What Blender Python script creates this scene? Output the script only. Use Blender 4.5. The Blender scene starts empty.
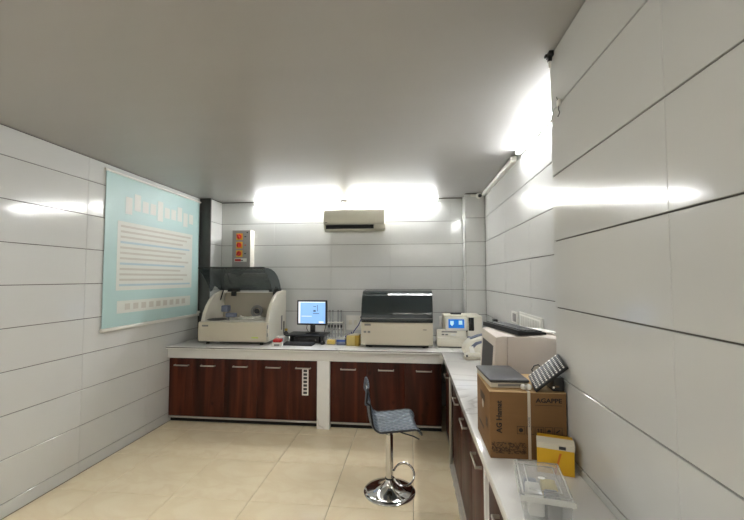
import bpy, bmesh, math, random
from mathutils import Vector, Matrix

random.seed(7)
scene = bpy.context.scene
COL = scene.collection
R = math.radians

# ------------------------------------------------------------------ camera
cam_d = bpy.data.cameras.new('camera')
cam_d.sensor_fit = 'HORIZONTAL'
cam_d.sensor_width = 36.0
cam_d.lens = 36.0 * 380.0 / 744.0
cam_d.clip_start = 0.02
cam = bpy.data.objects.new('camera', cam_d)
COL.objects.link(cam)
cam.location = (0, 0, 1.65)
cam.rotation_euler = (R(90 + 2.71), 0, R(6.01))
scene.camera = cam

# ------------------------------------------------------------------ world, exposure
world = bpy.data.worlds.new('world')
scene.world = world
world.use_nodes = True
world.node_tree.nodes['Background'].inputs['Color'].default_value = (0.8, 0.82, 0.85, 1)
world.node_tree.nodes['Background'].inputs['Strength'].default_value = 0.2
scene.view_settings.view_transform = 'Standard'
scene.view_settings.look = 'None'
scene.view_settings.gamma = 1.0
scene.view_settings.use_curve_mapping = False
scene.view_settings.exposure = 2.06
TUBE_BACK = 33.0       # emission strength of the lamps on the back wall
TUBE_SIDE = 30.0       # the lamp on the right wall
TUBE_REAR = 8.0       # the lamp on the wall behind the camera
CEIL_FILL = 2.2            # added fill panels above the camera, out of view
REAR_FILL = 0.13             # added glowing pane behind the camera, soft fill

CEIL = 2.71
YB = 5.06       # back wall face
XR = 0.905      # right wall face
XL = -2.80      # left wall face
YR = -1.30      # wall behind the camera
CT = 0.87       # worktop height
PX, PY0, PY1 = 0.66, 0.35, 1.85   # pillar on the right


# ------------------------------------------------------------------ materials
def srgb(r, g, b):
    def f(c):
        c = c / 255.0
        return c / 12.92 if c <= 0.04045 else ((c + 0.055) / 1.055) ** 2.4
    return (f(r), f(g), f(b), 1.0)


MATS = {}


def mat(name, col, rough=0.5, metal=0.0, spec=0.5, noise=0.0, nscale=8.0, bump=0.0, bscale=60.0, alpha=1.0,
        emit=None, estr=0.0, coat=0.0, trans=0.0, vary=0.0, stretch=(1, 1, 1)):
    m = bpy.data.materials.new(name)
    m.use_nodes = True
    nt = m.node_tree
    b = nt.nodes['Principled BSDF']
    b.inputs['Roughness'].default_value = rough
    b.inputs['Metallic'].default_value = metal
    b.inputs['Specular IOR Level'].default_value = spec
    b.inputs['Alpha'].default_value = alpha
    b.inputs['Coat Weight'].default_value = coat
    b.inputs['Transmission Weight'].default_value = trans
    b.inputs['Base Color'].default_value = col
    tc = nt.nodes.new('ShaderNodeTexCoord')
    mp = nt.nodes.new('ShaderNodeMapping')
    mp.inputs['Scale'].default_value = stretch
    nt.links.new(tc.outputs['Object'], mp.inputs['Vector'])
    src = None
    if noise > 0:
        n = nt.nodes.new('ShaderNodeTexNoise')
        n.inputs['Scale'].default_value = nscale
        n.inputs['Detail'].default_value = 5
        nt.links.new(mp.outputs['Vector'], n.inputs['Vector'])
        mx = nt.nodes.new('ShaderNodeMix')
        mx.data_type = 'RGBA'
        mx.inputs[6].default_value = tuple(c * (1 - noise) for c in col[:3]) + (1,)
        mx.inputs[7].default_value = tuple(min(1, c * (1 + noise)) for c in col[:3]) + (1,)
        nt.links.new(n.outputs['Fac'], mx.inputs[0])
        src = mx.outputs[2]
    if vary > 0:
        oi = nt.nodes.new('ShaderNodeObjectInfo')
        mr = nt.nodes.new('ShaderNodeMapRange')
        mr.inputs['To Min'].default_value = 1 - vary
        mr.inputs['To Max'].default_value = 1 + vary
        nt.links.new(oi.outputs['Random'], mr.inputs['Value'])
        hs = nt.nodes.new('ShaderNodeHueSaturation')
        hs.inputs['Color'].default_value = col
        nt.links.new(mr.outputs['Result'], hs.inputs['Value'])
        if src is not None:
            nt.links.new(src, hs.inputs['Color'])
        src = hs.outputs['Color']
    if src is not None:
        nt.links.new(src, b.inputs['Base Color'])
    if bump > 0:
        n2 = nt.nodes.new('ShaderNodeTexNoise')
        n2.inputs['Scale'].default_value = bscale
        n2.inputs['Detail'].default_value = 3
        nt.links.new(mp.outputs['Vector'], n2.inputs['Vector'])
        bp = nt.nodes.new('ShaderNodeBump')
        bp.inputs['Strength'].default_value = bump
        bp.inputs['Distance'].default_value = 0.01
        nt.links.new(n2.outputs['Fac'], bp.inputs['Height'])
        nt.links.new(bp.outputs['Normal'], b.inputs['Normal'])
    if emit is not None:
        b.inputs['Emission Color'].default_value = emit
        b.inputs['Emission Strength'].default_value = estr
    MATS[name] = m
    return m


def wood_mat(name):
    m = bpy.data.materials.new(name)
    m.use_nodes = True
    nt = m.node_tree
    L = nt.links.new
    b = nt.nodes['Principled BSDF']
    tc = nt.nodes.new('ShaderNodeTexCoord')
    oi = nt.nodes.new('ShaderNodeObjectInfo')
    add = nt.nodes.new('ShaderNodeVectorMath')
    add.operation = 'MULTIPLY_ADD'
    add.inputs[1].default_value = (7, 7, 3)
    cmb = nt.nodes.new('ShaderNodeCombineXYZ')
    for k in range(3):
        L(oi.outputs['Random'], cmb.inputs[k])
    L(cmb.outputs['Vector'], add.inputs[0])
    L(tc.outputs['Object'], add.inputs[2])
    mp = nt.nodes.new('ShaderNodeMapping')
    mp.inputs['Scale'].default_value = (4.2, 4.2, 0.32)
    L(add.outputs['Vector'], mp.inputs['Vector'])
    n = nt.nodes.new('ShaderNodeTexNoise')
    n.inputs['Scale'].default_value = 2.2
    n.inputs['Detail'].default_value = 4.5
    n.inputs['Distortion'].default_value = 0.6
    L(mp.outputs['Vector'], n.inputs['Vector'])
    rmp = nt.nodes.new('ShaderNodeValToRGB')
    e = rmp.color_ramp.elements
    e[0].position, e[0].color = 0.3, srgb(40, 16, 9)
    e[1].position, e[1].color = 0.72, srgb(100, 48, 28)
    x = e.new(0.5)
    x.color = srgb(68, 28, 16)
    L(n.outputs['Fac'], rmp.inputs['Fac'])
    # small dark knots
    mp2 = nt.nodes.new('ShaderNodeMapping')
    mp2.inputs['Scale'].default_value = (5.5, 5.5, 3.8)
    L(add.outputs['Vector'], mp2.inputs['Vector'])
    v = nt.nodes.new('ShaderNodeTexVoronoi')
    v.inputs['Scale'].default_value = 1.0
    L(mp2.outputs['Vector'], v.inputs['Vector'])
    r2 = nt.nodes.new('ShaderNodeValToRGB')
    r2.color_ramp.elements[0].position = 0.03
    r2.color_ramp.elements[0].color = (0.35, 0.3, 0.3, 1)
    r2.color_ramp.elements[1].position = 0.12
    r2.color_ramp.elements[1].color = (1, 1, 1, 1)
    L(v.outputs['Distance'], r2.inputs['Fac'])
    mx = nt.nodes.new('ShaderNodeMix')
    mx.data_type = 'RGBA'
    mx.blend_type = 'MULTIPLY'
    mx.inputs[0].default_value = 0.8
    L(rmp.outputs['Color'], mx.inputs[6])
    L(r2.outputs['Color'], mx.inputs[7])
    L(mx.outputs[2], b.inputs['Base Color'])
    b.inputs['Roughness'].default_value = 0.42
    b.inputs['Specular IOR Level'].default_value = 0.25
    MATS[name] = m


def marble_mat(name, base, vein, rough=0.12, scale=1.3, soft=0.035, tint=0.35):
    m = bpy.data.materials.new(name)
    m.use_nodes = True
    nt = m.node_tree
    L = nt.links.new
    b = nt.nodes['Principled BSDF']
    tc = nt.nodes.new('ShaderNodeTexCoord')
    mp = nt.nodes.new('ShaderNodeMapping')
    mp.inputs['Rotation'].default_value = (0.4, 0.5, 0.7)
    mp.inputs['Scale'].default_value = (1, 1.8, 1)
    L(tc.outputs['Object'], mp.inputs['Vector'])
    n = nt.nodes.new('ShaderNodeTexNoise')
    n.inputs['Scale'].default_value = scale
    n.inputs['Detail'].default_value = 6
    n.inputs['Distortion'].default_value = 1.1
    L(mp.outputs['Vector'], n.inputs['Vector'])
    s = nt.nodes.new('ShaderNodeMath')
    s.operation = 'SUBTRACT'
    s.inputs[1].default_value = 0.5
    L(n.outputs['Fac'], s.inputs[0])
    a = nt.nodes.new('ShaderNodeMath')
    a.operation = 'ABSOLUTE'
    L(s.outputs[0], a.inputs[0])
    rmp = nt.nodes.new('ShaderNodeValToRGB')
    e = rmp.color_ramp.elements
    e[0].position, e[0].color = 0.0, (tint, tint, tint, 1)
    e[1].position, e[1].color = soft, (0, 0, 0, 1)
    L(a.outputs[0], rmp.inputs['Fac'])
    mx = nt.nodes.new('ShaderNodeMix')
    mx.data_type = 'RGBA'
    mx.inputs[6].default_value = base
    mx.inputs[7].default_value = vein
    L(rmp.outputs['Color'], mx.inputs[0])
    L(mx.outputs[2], b.inputs['Base Color'])
    b.inputs['Roughness'].default_value = rough
    MATS[name] = m


mat('ceiling', srgb(180, 179, 177), spec=0.2, rough=0.32, noise=0.03, nscale=1.6, bump=0.12, bscale=2.2, stretch=(0.35, 3.0, 1))
mat('grout_dark', srgb(92, 88, 82), rough=0.9, noise=0.1)
mat('floor_grout', srgb(150, 132, 100), rough=0.8, noise=0.1)
mat('wall_tile', srgb(212, 213, 210), rough=0.11, noise=0.015, nscale=2, vary=0.012, bump=0.02, bscale=2.5)
mat('wall_paint', srgb(214, 210, 200), rough=0.6, noise=0.03)
mat('dark_stone', srgb(66, 65, 62), rough=0.35, noise=0.25, nscale=9)
mat('stone_grey', srgb(120, 116, 110), rough=0.4, noise=0.2)
marble_mat('floor_tile', srgb(251, 236, 203), srgb(238, 217, 178), rough=0.13, scale=1.4, soft=0.08, tint=0.45)
marble_mat('marble', srgb(243, 242, 239), srgb(168, 164, 158), rough=0.10, scale=0.55, soft=0.010, tint=0.42)
mat('apron_stone', srgb(230, 229, 225), rough=0.25, noise=0.03, nscale=3)
wood_mat('wood')
mat('wood_side', srgb(48, 26, 18), rough=0.5, noise=0.2)
mat('black_gap', srgb(14, 12, 11), rough=0.7, noise=0.1)
mat('aluminium', srgb(190, 186, 178), rough=0.32, metal=0.85, noise=0.04)
mat('skirting_white', srgb(186, 180, 170), rough=0.45, noise=0.12, nscale=20)
mat('chrome', srgb(215, 214, 212), rough=0.06, metal=1.0, noise=0.02)
mat('cream', srgb(205, 197, 178), rough=0.42, noise=0.03, nscale=5)
mat('cream_light', srgb(222, 217, 202), rough=0.42, noise=0.03, nscale=5)
mat('warm_grey', srgb(178, 170, 152), rough=0.45, noise=0.04)
mat('deck', srgb(205, 202, 192), rough=0.35, noise=0.05)
mat('smoked', srgb(62, 78, 80), rough=0.06, alpha=0.62, noise=0.05, coat=0.3)
mat('smoked_edge', srgb(20, 24, 24), rough=0.15, noise=0.05)
mat('smoked_lid', srgb(44, 54, 56), rough=0.05, alpha=0.9, noise=0.05, coat=0.4)
mat('black_plastic', srgb(22, 22, 23), rough=0.42, noise=0.1, nscale=20)
mat('black_gloss', srgb(10, 10, 12), rough=0.12, noise=0.05)
mat('dark_grey', srgb(58, 58, 60), rough=0.5, noise=0.1)
mat('key_grey', srgb(44, 44, 46), rough=0.45, noise=0.08)
mat('mid_grey', srgb(132, 130, 128), rough=0.5, noise=0.05)
mat('blue_grey', srgb(110, 118, 138), rough=0.45, noise=0.05)
mat('white_plastic', srgb(232, 230, 222), rough=0.35, noise=0.02)
mat('crt_plastic', srgb(212, 202, 192), rough=0.5, noise=0.03)
mat('ac_plastic', srgb(200, 197, 180), rough=0.35, noise=0.02)
mat('plate_grey', srgb(206, 205, 198), rough=0.35, noise=0.02)
mat('edge_grey', srgb(98, 94, 88), rough=0.5, noise=0.15, nscale=12)
mat('panel_grey', srgb(150, 146, 142), rough=0.5, noise=0.06)
mat('panel_side', srgb(222, 218, 206), rough=0.5, noise=0.03)
mat('yellow', srgb(228, 182, 44), rough=0.5, noise=0.08)
mat('tip_yellow', srgb(246, 208, 40), rough=0.5, noise=0.05)
mat('orange_red', srgb(214, 62, 24), rough=0.4, noise=0.08)
mat('red', srgb(190, 30, 28), rough=0.4, noise=0.06)
mat('blue', srgb(44, 84, 160), rough=0.4, noise=0.08)
mat('purple', srgb(70, 50, 140), rough=0.4, noise=0.08)
mat('teal', srgb(110, 178, 178), rough=0.5, noise=0.06)
mat('banner', srgb(178, 206, 203), rough=0.45, noise=0.03, nscale=3)
mat('banner_panel', srgb(214, 216, 208), rough=0.5, noise=0.03)
mat('banner_line', srgb(192, 188, 178), rough=0.5, noise=0.05)
mat('banner_blue', srgb(172, 194, 202), rough=0.5, noise=0.05)
mat('foam', srgb(216, 196, 124), rough=0.8, noise=0.08, nscale=30)
mat('foam_side', srgb(196, 164, 74), rough=0.8, noise=0.08, nscale=30)
mat('cardboard', srgb(128, 94, 55), rough=0.75, noise=0.07, nscale=14, stretch=(1, 1, 6))
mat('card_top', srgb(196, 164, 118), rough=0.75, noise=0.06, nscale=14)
mat('print_black', srgb(34, 28, 24), rough=0.6, noise=0.1)
mat('print_brown', srgb(84, 64, 44), rough=0.7, noise=0.3, nscale=50)
mat('strap', srgb(206, 196, 178), rough=0.35, noise=0.05)
mat('paper', srgb(236, 234, 228), rough=0.7, noise=0.03)
mat('carton_white', srgb(220, 212, 192), rough=0.7, noise=0.06)
mat('carton_yellow', srgb(226, 176, 28), rough=0.45, noise=0.05)
mat('carton_orange', srgb(214, 118, 24), rough=0.45, noise=0.05)
mat('glass_tube', srgb(232, 236, 236), rough=0.1, alpha=0.5, noise=0.02)
mat('clear_plastic', srgb(228, 231, 230), rough=0.12, alpha=0.22, noise=0.03)
mat('frosted', srgb(226, 226, 220), rough=0.3, alpha=0.55, noise=0.03)
mat('seat_plastic', srgb(84, 95, 108), rough=0.3, noise=0.06, nscale=30)
mat('seat_edge', srgb(24, 25, 28), rough=0.35, noise=0.06)
mat('cable_black', srgb(20, 20, 22), rough=0.5, noise=0.05)
mat('cable_blue', srgb(40, 48, 120), rough=0.5, noise=0.05)
mat('screen_blue', srgb(150, 195, 245), rough=0.2, noise=0.03, nscale=3, emit=srgb(140, 190, 255), estr=0.17)
mat('screen_white', srgb(235, 240, 250), rough=0.2, noise=0.02, emit=srgb(235, 242, 255), estr=0.2)
mat('screen_dark', srgb(60, 80, 120), rough=0.2, noise=0.05, emit=srgb(60, 80, 120), estr=0.1)
mat('touch_blue', srgb(20, 110, 200), rough=0.15, noise=0.3, nscale=20, emit=srgb(24, 110, 200), estr=0.13)
mat('touch_light', srgb(180, 220, 230), rough=0.15, noise=0.1, emit=srgb(170, 215, 225), estr=0.13)
mat('sticker_green', srgb(190, 214, 90), rough=0.5, noise=0.05)
mat('tube_back', (1, 1, 1, 1), rough=0.4, noise=0.01, emit=(0.97, 0.985, 1.0, 1), estr=TUBE_BACK)
mat('tube_side', (1, 1, 1, 1), rough=0.4, noise=0.01, emit=(0.97, 0.985, 1.0, 1), estr=TUBE_SIDE)
mat('tube_rear', (1, 1, 1, 1), rough=0.4, noise=0.01, emit=(1.0, 0.97, 0.92, 1), estr=TUBE_REAR)

mat('panel_glow', (0.8, 0.8, 0.8, 1), rough=0.5, noise=0.02, emit=(1.0, 0.985, 0.95, 1), estr=CEIL_FILL)
mat('day_pane', (0.8, 0.8, 0.8, 1), rough=0.5, noise=0.02, emit=(1.0, 0.985, 0.96, 1), estr=REAR_FILL)


# ------------------------------------------------------------------ mesh helpers
class MB:
    def __init__(self):
        self.bm = bmesh.new()

    def box(self, x0, x1, y0, y1, z0, z1, bev=0.0, seg=2, M=None):
        vs = [self.bm.verts.new(p) for p in
              ((x0, y0, z0), (x1, y0, z0), (x1, y1, z0), (x0, y1, z0), (x0, y0, z1), (x1, y0, z1), (x1, y1, z1), (x0, y1, z1))]
        fs = [self.bm.faces.new([vs[i] for i in q]) for q in
              ((0, 3, 2, 1), (4, 5, 6, 7), (0, 1, 5, 4), (1, 2, 6, 5), (2, 3, 7, 6), (3, 0, 4, 7))]
        if M is not None:
            for v in vs:
                v.co = M @ v.co
        if bev > 0:
            es = set()
            for fc in fs:
                es.update(fc.edges)
            bmesh.ops.bevel(self.bm, geom=list(es), offset=bev, segments=seg, affect='EDGES', profile=0.5, clamp_overlap=True)
        return self

    def prism(self, pts, a0, a1, axis='x', bev=0.0):
        """closed profile extruded along an axis; pts are the other two coordinates in order"""
        def co(p, a):
            if axis == 'x':
                return (a, p[0], p[1])
            if axis == 'y':
                return (p[0], a, p[1])
            return (p[0], p[1], a)
        A = [self.bm.verts.new(co(p, a0)) for p in pts]
        B = [self.bm.verts.new(co(p, a1)) for p in pts]
        n = len(pts)
        fs = [self.bm.faces.new(A), self.bm.faces.new(B[::-1])]
        for i in range(n):
            fs.append(self.bm.faces.new([A[i], B[i], B[(i + 1) % n], A[(i + 1) % n]]))
        bmesh.ops.recalc_face_normals(self.bm, faces=fs)
        if bev > 0:
            es = set()
            for fc in fs[:2]:
                es.update(fc.edges)
            bmesh.ops.bevel(self.bm, geom=list(es), offset=bev, segments=2, affect='EDGES', profile=0.5, clamp_overlap=True)
        return self

    def lathe(self, prof, seg=24, c=(0, 0, 0), M=None):
        rings = []
        for r, z in prof:
            if r < 1e-6:
                rings.append([self.bm.verts.new((c[0], c[1], c[2] + z))])
            else:
                rings.append([self.bm.verts.new((c[0] + r * math.cos(2 * math.pi * k / seg),
                                                 c[1] + r * math.sin(2 * math.pi * k / seg), c[2] + z)) for k in range(seg)])
        for a, b in zip(rings, rings[1:]):
            for k in range(seg):
                k2 = (k + 1) % seg
                if len(a) == 1 and len(b) == 1:
                    continue
                if len(a) == 1:
                    self.bm.faces.new([a[0], b[k2], b[k]])
                elif len(b) == 1:
                    self.bm.faces.new([a[k], a[k2], b[0]])
                else:
                    self.bm.faces.new([a[k], a[k2], b[k2], b[k]])
        if M is not None:
            for rg in rings:
                for v in rg:
                    v.co = M @ v.co
        return self

    def cyl(self, p, q, r, seg=16, r2=None):
        p, q = Vector(p), Vector(q)
        d = q - p
        M = Matrix.Translation(p) @ d.to_track_quat('Z', 'Y').to_matrix().to_4x4()
        r2 = r if r2 is None else r2
        return self.lathe([(0, 0), (r, 0), (r2, d.length), (0, d.length)], seg, M=M)

    def tube(self, pts, r, seg=8, closed=False):
        pts = [Vector(p) for p in pts]
        n = len(pts)
        rings = []
        up = Vector((0, 0, 1))
        prev = None
        for i, p in enumerate(pts):
            if closed:
                t = pts[(i + 1) % n] - pts[i - 1]
            else:
                t = pts[min(i + 1, n - 1)] - pts[max(i - 1, 0)]
            t.normalize()
            if prev is None:
                s = t.cross(up)
                if s.length < 1e-3:
                    s = t.cross(Vector((1, 0, 0)))
            else:
                s = prev - t * prev.dot(t)
            s.normalize()
            prev = s
            w = t.cross(s)
            rings.append([self.bm.verts.new(p + s * (r * math.cos(2 * math.pi * k / seg)) + w * (r * math.sin(2 * math.pi * k / seg))) for k in range(seg)])
        m = n if closed else n - 1
        for i in range(m):
            a, b = rings[i], rings[(i + 1) % n]
            for k in range(seg):
                self.bm.faces.new([a[k], a[(k + 1) % seg], b[(k + 1) % seg], b[k]])
        if not closed:
            self.bm.faces.new(rings[0][::-1])
            self.bm.faces.new(rings[-1])
        return self

    def sheet(self, prof, a0, a1, t, n=1, axis='x'):
        """open profile swept along x with thickness t (outside of the curve)"""
        P = [Vector((p[0], p[1])) for p in prof]
        off = []
        for i, p in enumerate(P):
            d = P[min(i + 1, len(P) - 1)] - P[max(i - 1, 0)]
            d.normalize()
            off.append(p + Vector((-d.y, d.x)) * t)
        return self.prism([tuple(p) for p in P] + [tuple(p) for p in off[::-1]], a0, a1, axis)

    def sphere(self, c, r, sc=(1, 1, 1), seg=16):
        prof = [(r * math.sin(math.pi * i / 10), -r * math.cos(math.pi * i / 10)) for i in range(11)]
        prof[0] = (0, -r)
        prof[-1] = (0, r)
        M = Matrix.Translation(c) @ Matrix.Diagonal((sc[0], sc[1], sc[2], 1))
        return self.lathe(prof, seg, M=M)

    def mesh(self, name, m, angle=35):
        bmesh.ops.recalc_face_normals(self.bm, faces=self.bm.faces[:])
        for f in self.bm.faces:
            f.smooth = True
        me = bpy.data.meshes.new(name)
        self.bm.to_mesh(me)
        self.bm.free()
        me.materials.append(MATS[m])
        me.set_sharp_from_angle(angle=R(angle))
        return me

    def build(self, name, m, parent=None, loc=None, rot=None, label=None, angle=35):
        return link(name, self.mesh(name, m, angle), parent, loc, rot, label)


def link(name, me, parent=None, loc=None, rot=None, label=None):
    o = bpy.data.objects.new(name, me)
    COL.objects.link(o)
    o.parent = parent
    if loc is not None:
        o.location = loc
    if rot is not None:
        o.rotation_euler = rot
    if label:
        o['label'] = label
    return o


def thing(name, label, cat, loc=(0, 0, 0), rz=0.0, group=None):
    o = bpy.data.objects.new(name, None)
    o.empty_display_size = 0.05
    COL.objects.link(o)
    o.location = loc
    o.rotation_euler = (0, 0, rz)
    o['label'] = label
    o['category'] = cat
    if group:
        o['group'] = group
    return o


def tag(o, label, cat, group=None):
    o['label'] = label
    o['category'] = cat
    if group:
        o['group'] = group
    return o


def struct(o, label=None):
    o['kind'] = 'structure'
    if label:
        o['label'] = label
    return o


def text_mesh(name, s, size, m, parent, loc, rot, depth=0.0006, align='CENTER', sx=1.0, bold=0.0):
    cu = bpy.data.curves.new(name, 'FONT')
    cu.body = s
    cu.size = size
    cu.align_x = align
    cu.align_y = 'CENTER'
    cu.extrude = depth
    cu.resolution_u = 2
    cu.offset = bold
    t = bpy.data.objects.new(name + '_tmp', cu)
    COL.objects.link(t)
    bpy.context.view_layer.update()
    me = bpy.data.meshes.new_from_object(t.evaluated_get(bpy.context.evaluated_depsgraph_get()))
    bpy.data.objects.remove(t)
    bpy.data.curves.remove(cu)
    me.materials.clear()
    me.materials.append(MATS[m])
    o = link(name, me, parent, loc, rot)
    o.scale = (sx, 1, 1)
    return o


TILE_CACHE = {}


def tile_mesh(w, h, t, m, ch=0.0018):
    key = (round(w, 4), round(h, 4), t, m)
    if key not in TILE_CACHE:
        v = []
        for z, i in ((0, 0), (t - ch, 0), (t, ch)):
            v += [(i, i, z), (w - i, i, z), (w - i, h - i, z), (i, h - i, z)]
        f = [(3, 2, 1, 0), (8, 9, 10, 11)]
        for a in (0, 4):
            for k in range(4):
                f.append((a + k, a + (k + 1) % 4, a + 4 + (k + 1) % 4, a + 4 + k))
        me = bpy.data.meshes.new('tile')
        me.from_pydata(v, [], f)
        me.materials.append(MATS[m])
        TILE_CACHE[key] = me
    return TILE_CACHE[key]


def tiles(parent, O, U, V, us, vs, gu, gv, t, m, name='tile'):
    """tiles between the joint positions us x vs on the plane through O spanned by U and V (normal U x V)"""
    U, V, O = Vector(U), Vector(V), Vector(O)
    N = U.cross(V)
    rot = Matrix((U, V, N)).transposed().to_4x4()
    for a, b in zip(us, us[1:]):
        for c, d in zip(vs, vs[1:]):
            w, h = b - a - gu, d - c - gv
            if w < 0.008 or h < 0.008:
                continue
            o = link(name, tile_mesh(w, h, t, m), parent)
            o.matrix_world = Matrix.Translation(O + U * (a + gu / 2) + V * (c + gv / 2)) @ rot


def steps(a, b, first, step):
    out = [a]
    x = first
    while x < b - 1e-4:
        if x > a + 1e-4:
            out.append(x)
        x += step
    out.append(b)
    return out


# ------------------------------------------------------------------ room shell
TT = 0.008
ROWS = [0, 0.3, 0.6, 0.9, 1.2, 1.5, 1.8, 2.1, 2.4, 2.7]

floor = struct(MB().box(XL - 0.2, XR + 0.2, YR - 0.2, YB + 0.2, -0.12, -0.009).build('floor', 'floor_grout'))
tiles(floor, (0, 0, -0.009), (1, 0, 0), (0, 1, 0), steps(XL, XR, -2.423, 0.606), steps(YR, YB, 2.785 - 0.606 * 6, 0.606),
      0.003, 0.003, 0.009, 'floor_tile')
struct(MB().box(XL - 0.2, XR + 0.2, YR - 0.2, YB + 0.2, CEIL, CEIL + 0.1).build('ceiling', 'ceiling'))

wb = struct(MB().box(-2.65 - 0.3, XR + 0.2, YB + TT, YB + 0.2, 0, CEIL).build('wall_back', 'grout_dark'))
tiles(wb, (0, YB + TT, 0), (1, 0, 0), (0, 0, 1), steps(-2.65, 0.66, -1.89, 0.8), ROWS, 0.0005, 0.005, TT, 'wall_tile')
wc = struct(MB().box(0.66 + TT, XR + 0.1, 4.82 + TT, YB + 0.1, 0, CEIL).build('wall_corner', 'grout_dark'),
            'shallow tiled column boxed into the back right corner')
tiles(wc, (0, 4.82 + TT, 0), (1, 0, 0), (0, 0, 1), [0.669, XR], ROWS, 0.002, 0.005, TT, 'wall_tile')
tiles(wc, (0.66 + TT, YB, 0), (0, -1, 0), (0, 0, 1), [0.0, YB - 4.82 - TT - 0.006], ROWS, 0.002, 0.005, TT, 'wall_tile')
wr = struct(MB().box(XR + TT, XR + 0.2, YR, YB, 0, CEIL).build('wall_right', 'grout_dark'))
tiles(wr, (XR + TT, 0, 0), (0, -1, 0), (0, 0, 1), [-y for y in steps(PY1, 4.82, 2.23, 0.8)][::-1], ROWS, 0.0005, 0.005, TT, 'wall_tile')
tiles(wr, (XR + TT, 0, 0), (0, -1, 0), (0, 0, 1), [-y for y in steps(YR, PY0, -0.95, 0.8)][::-1], ROWS, 0.0005, 0.005, TT, 'wall_tile')
# pillar on the right, tiled on three sides
PROWS = [0, 0.27, 0.585, 0.9, 1.205, 1.515, 1.82, 2.125, 2.43, 2.706]
wp = struct(MB().box(PX + TT, XR + 0.1, PY0 + TT, PY1 - TT, 0, CEIL).build('wall_pillar', 'grout_dark'),
            'wide tiled pillar standing out from the right wall')
tiles(wp, (PX + TT, 0, 0), (0, -1, 0), (0, 0, 1), [-PY1, -PY1 + 0.8, -PY0], PROWS, 0.0005, 0.005, TT, 'wall_tile')
tiles(wp, (0, PY1 - TT, 0), (-1, 0, 0), (0, 0, 1), [-XR, -PX - TT], PROWS, 0.0005, 0.005, TT, 'wall_tile')
tiles(wp, (0, PY0 + TT, 0), (1, 0, 0), (0, 0, 1), [PX + TT, XR], PROWS, 0.0005, 0.005, TT, 'wall_tile')
# left wall: set back plane with the printed banner, then a dark-faced pier and white tiles up to the corner
LROWS = [0, 0.1, 0.4, 0.7, 1.0, 1.3, 1.6, 1.9, 2.2, 2.5, 2.706]
wl = struct(MB().box(XL - 0.2, XL - TT, YR, 4.76, 0, CEIL).build('wall_left', 'grout_dark'))
tiles(wl, (XL - TT, 0, 0), (0, 1, 0), (0, 0, 1), steps(YR, 4.75, -1.0, 0.8), LROWS, 0.0005, 0.005, TT, 'wall_tile')
wpi = struct(MB().box(XL - 0.2, -2.65 - TT, 4.76 + 0.012, YB + 0.2, 0, CEIL).build('wall_pier', 'grout_dark'),
             'dark-faced wall pier beside the teal banner')
tiles(wpi, (-2.65 - TT, 0, 0), (0, 1, 0), (0, 0, 1), [4.772, YB], ROWS, 0.002, 0.005, TT, 'wall_tile')
MB().box(XL - 0.0, -2.65, 4.748, 4.771, 0, CEIL - 0.002, 0.002).build('stone_facing', 'dark_stone', wpi)
struct(MB().box(XL - 0.2, XR + 0.2, YR - 0.2, YR, 0, CEIL).build('wall_rear', 'wall_paint'))

# ------------------------------------------------------------------ worktop and supports
CF = 4.11      # front edge of the back worktop
RX = 0.305     # front edge of the right worktop
RY = 0.55      # near end of the right worktop
wt = thing('worktop', 'white veined marble worktop running in an L along the back and right', 'worktop', (-0.97, 4.5, 0))


def child_world(o, parent):
    o.parent = parent
    o.matrix_parent_inverse = Matrix.Translation(-Vector(parent.location))
    return o


child_world(MB().box(XL + 0.001, XR - 0.001, CF, 4.80, CT - 0.03, CT, 0.004).build('slab', 'marble'), wt)
child_world(MB().box(-2.645, 0.655, 4.8005, YB - 0.001, CT - 0.03, CT).build('slab', 'marble'), wt)
child_world(MB().box(RX, PX - 0.001, RY, CF - 0.0005, CT - 0.03, CT, 0.004).build('slab', 'marble'), wt)
child_world(MB().box(PX - 0.0005, XR - 0.001, PY1 + 0.001, CF - 0.0005, CT - 0.03, CT).build('slab', 'marble'), wt)
child_world(MB().box(XL + 0.001, RX - 0.001, CF - 0.0012, CF + 0.003, CT - 0.015, CT - 0.006).build('edge_strip', 'edge_grey'), wt)
child_world(MB().box(XL + 0.001, 0.33, 4.15, 4.172, 0.735, CT - 0.0305, 0.001).build('apron', 'apron_stone'), wt)
child_world(MB().box(0.325, 0.345, RY + 0.01, 4.149, 0.775, CT - 0.0305, 0.001).build('apron', 'apron_stone'), wt)

tag(MB().box(-1.045, -0.905, 4.146, 5.0, 0.0005, 0.7345, 0.002).build('marble_pier', 'marble'),
    'white veined marble pier between the two runs of back cabinets', 'pier')
tag(MB().box(0.330, 0.62, 1.845, 1.885, 0.0005, 0.7745, 0.002).build('marble_pier', 'marble'),
    'narrow white marble pier under the right worktop below the carton', 'pier')


def handle(parent, loc, rz, n=0.17):
    m = MB()
    m.box(-n / 2, n / 2, -0.034, -0.026, -0.007, 0.007, 0.0015)
    m.box(-n / 2, -n / 2 + 0.008, -0.027, 0.0, -0.006, 0.006)
    m.box(n / 2 - 0.008, n / 2, -0.027, 0.0, -0.006, 0.006)
    return m.build('handle', 'aluminium', parent, loc, (0, 0, rz))


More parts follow.
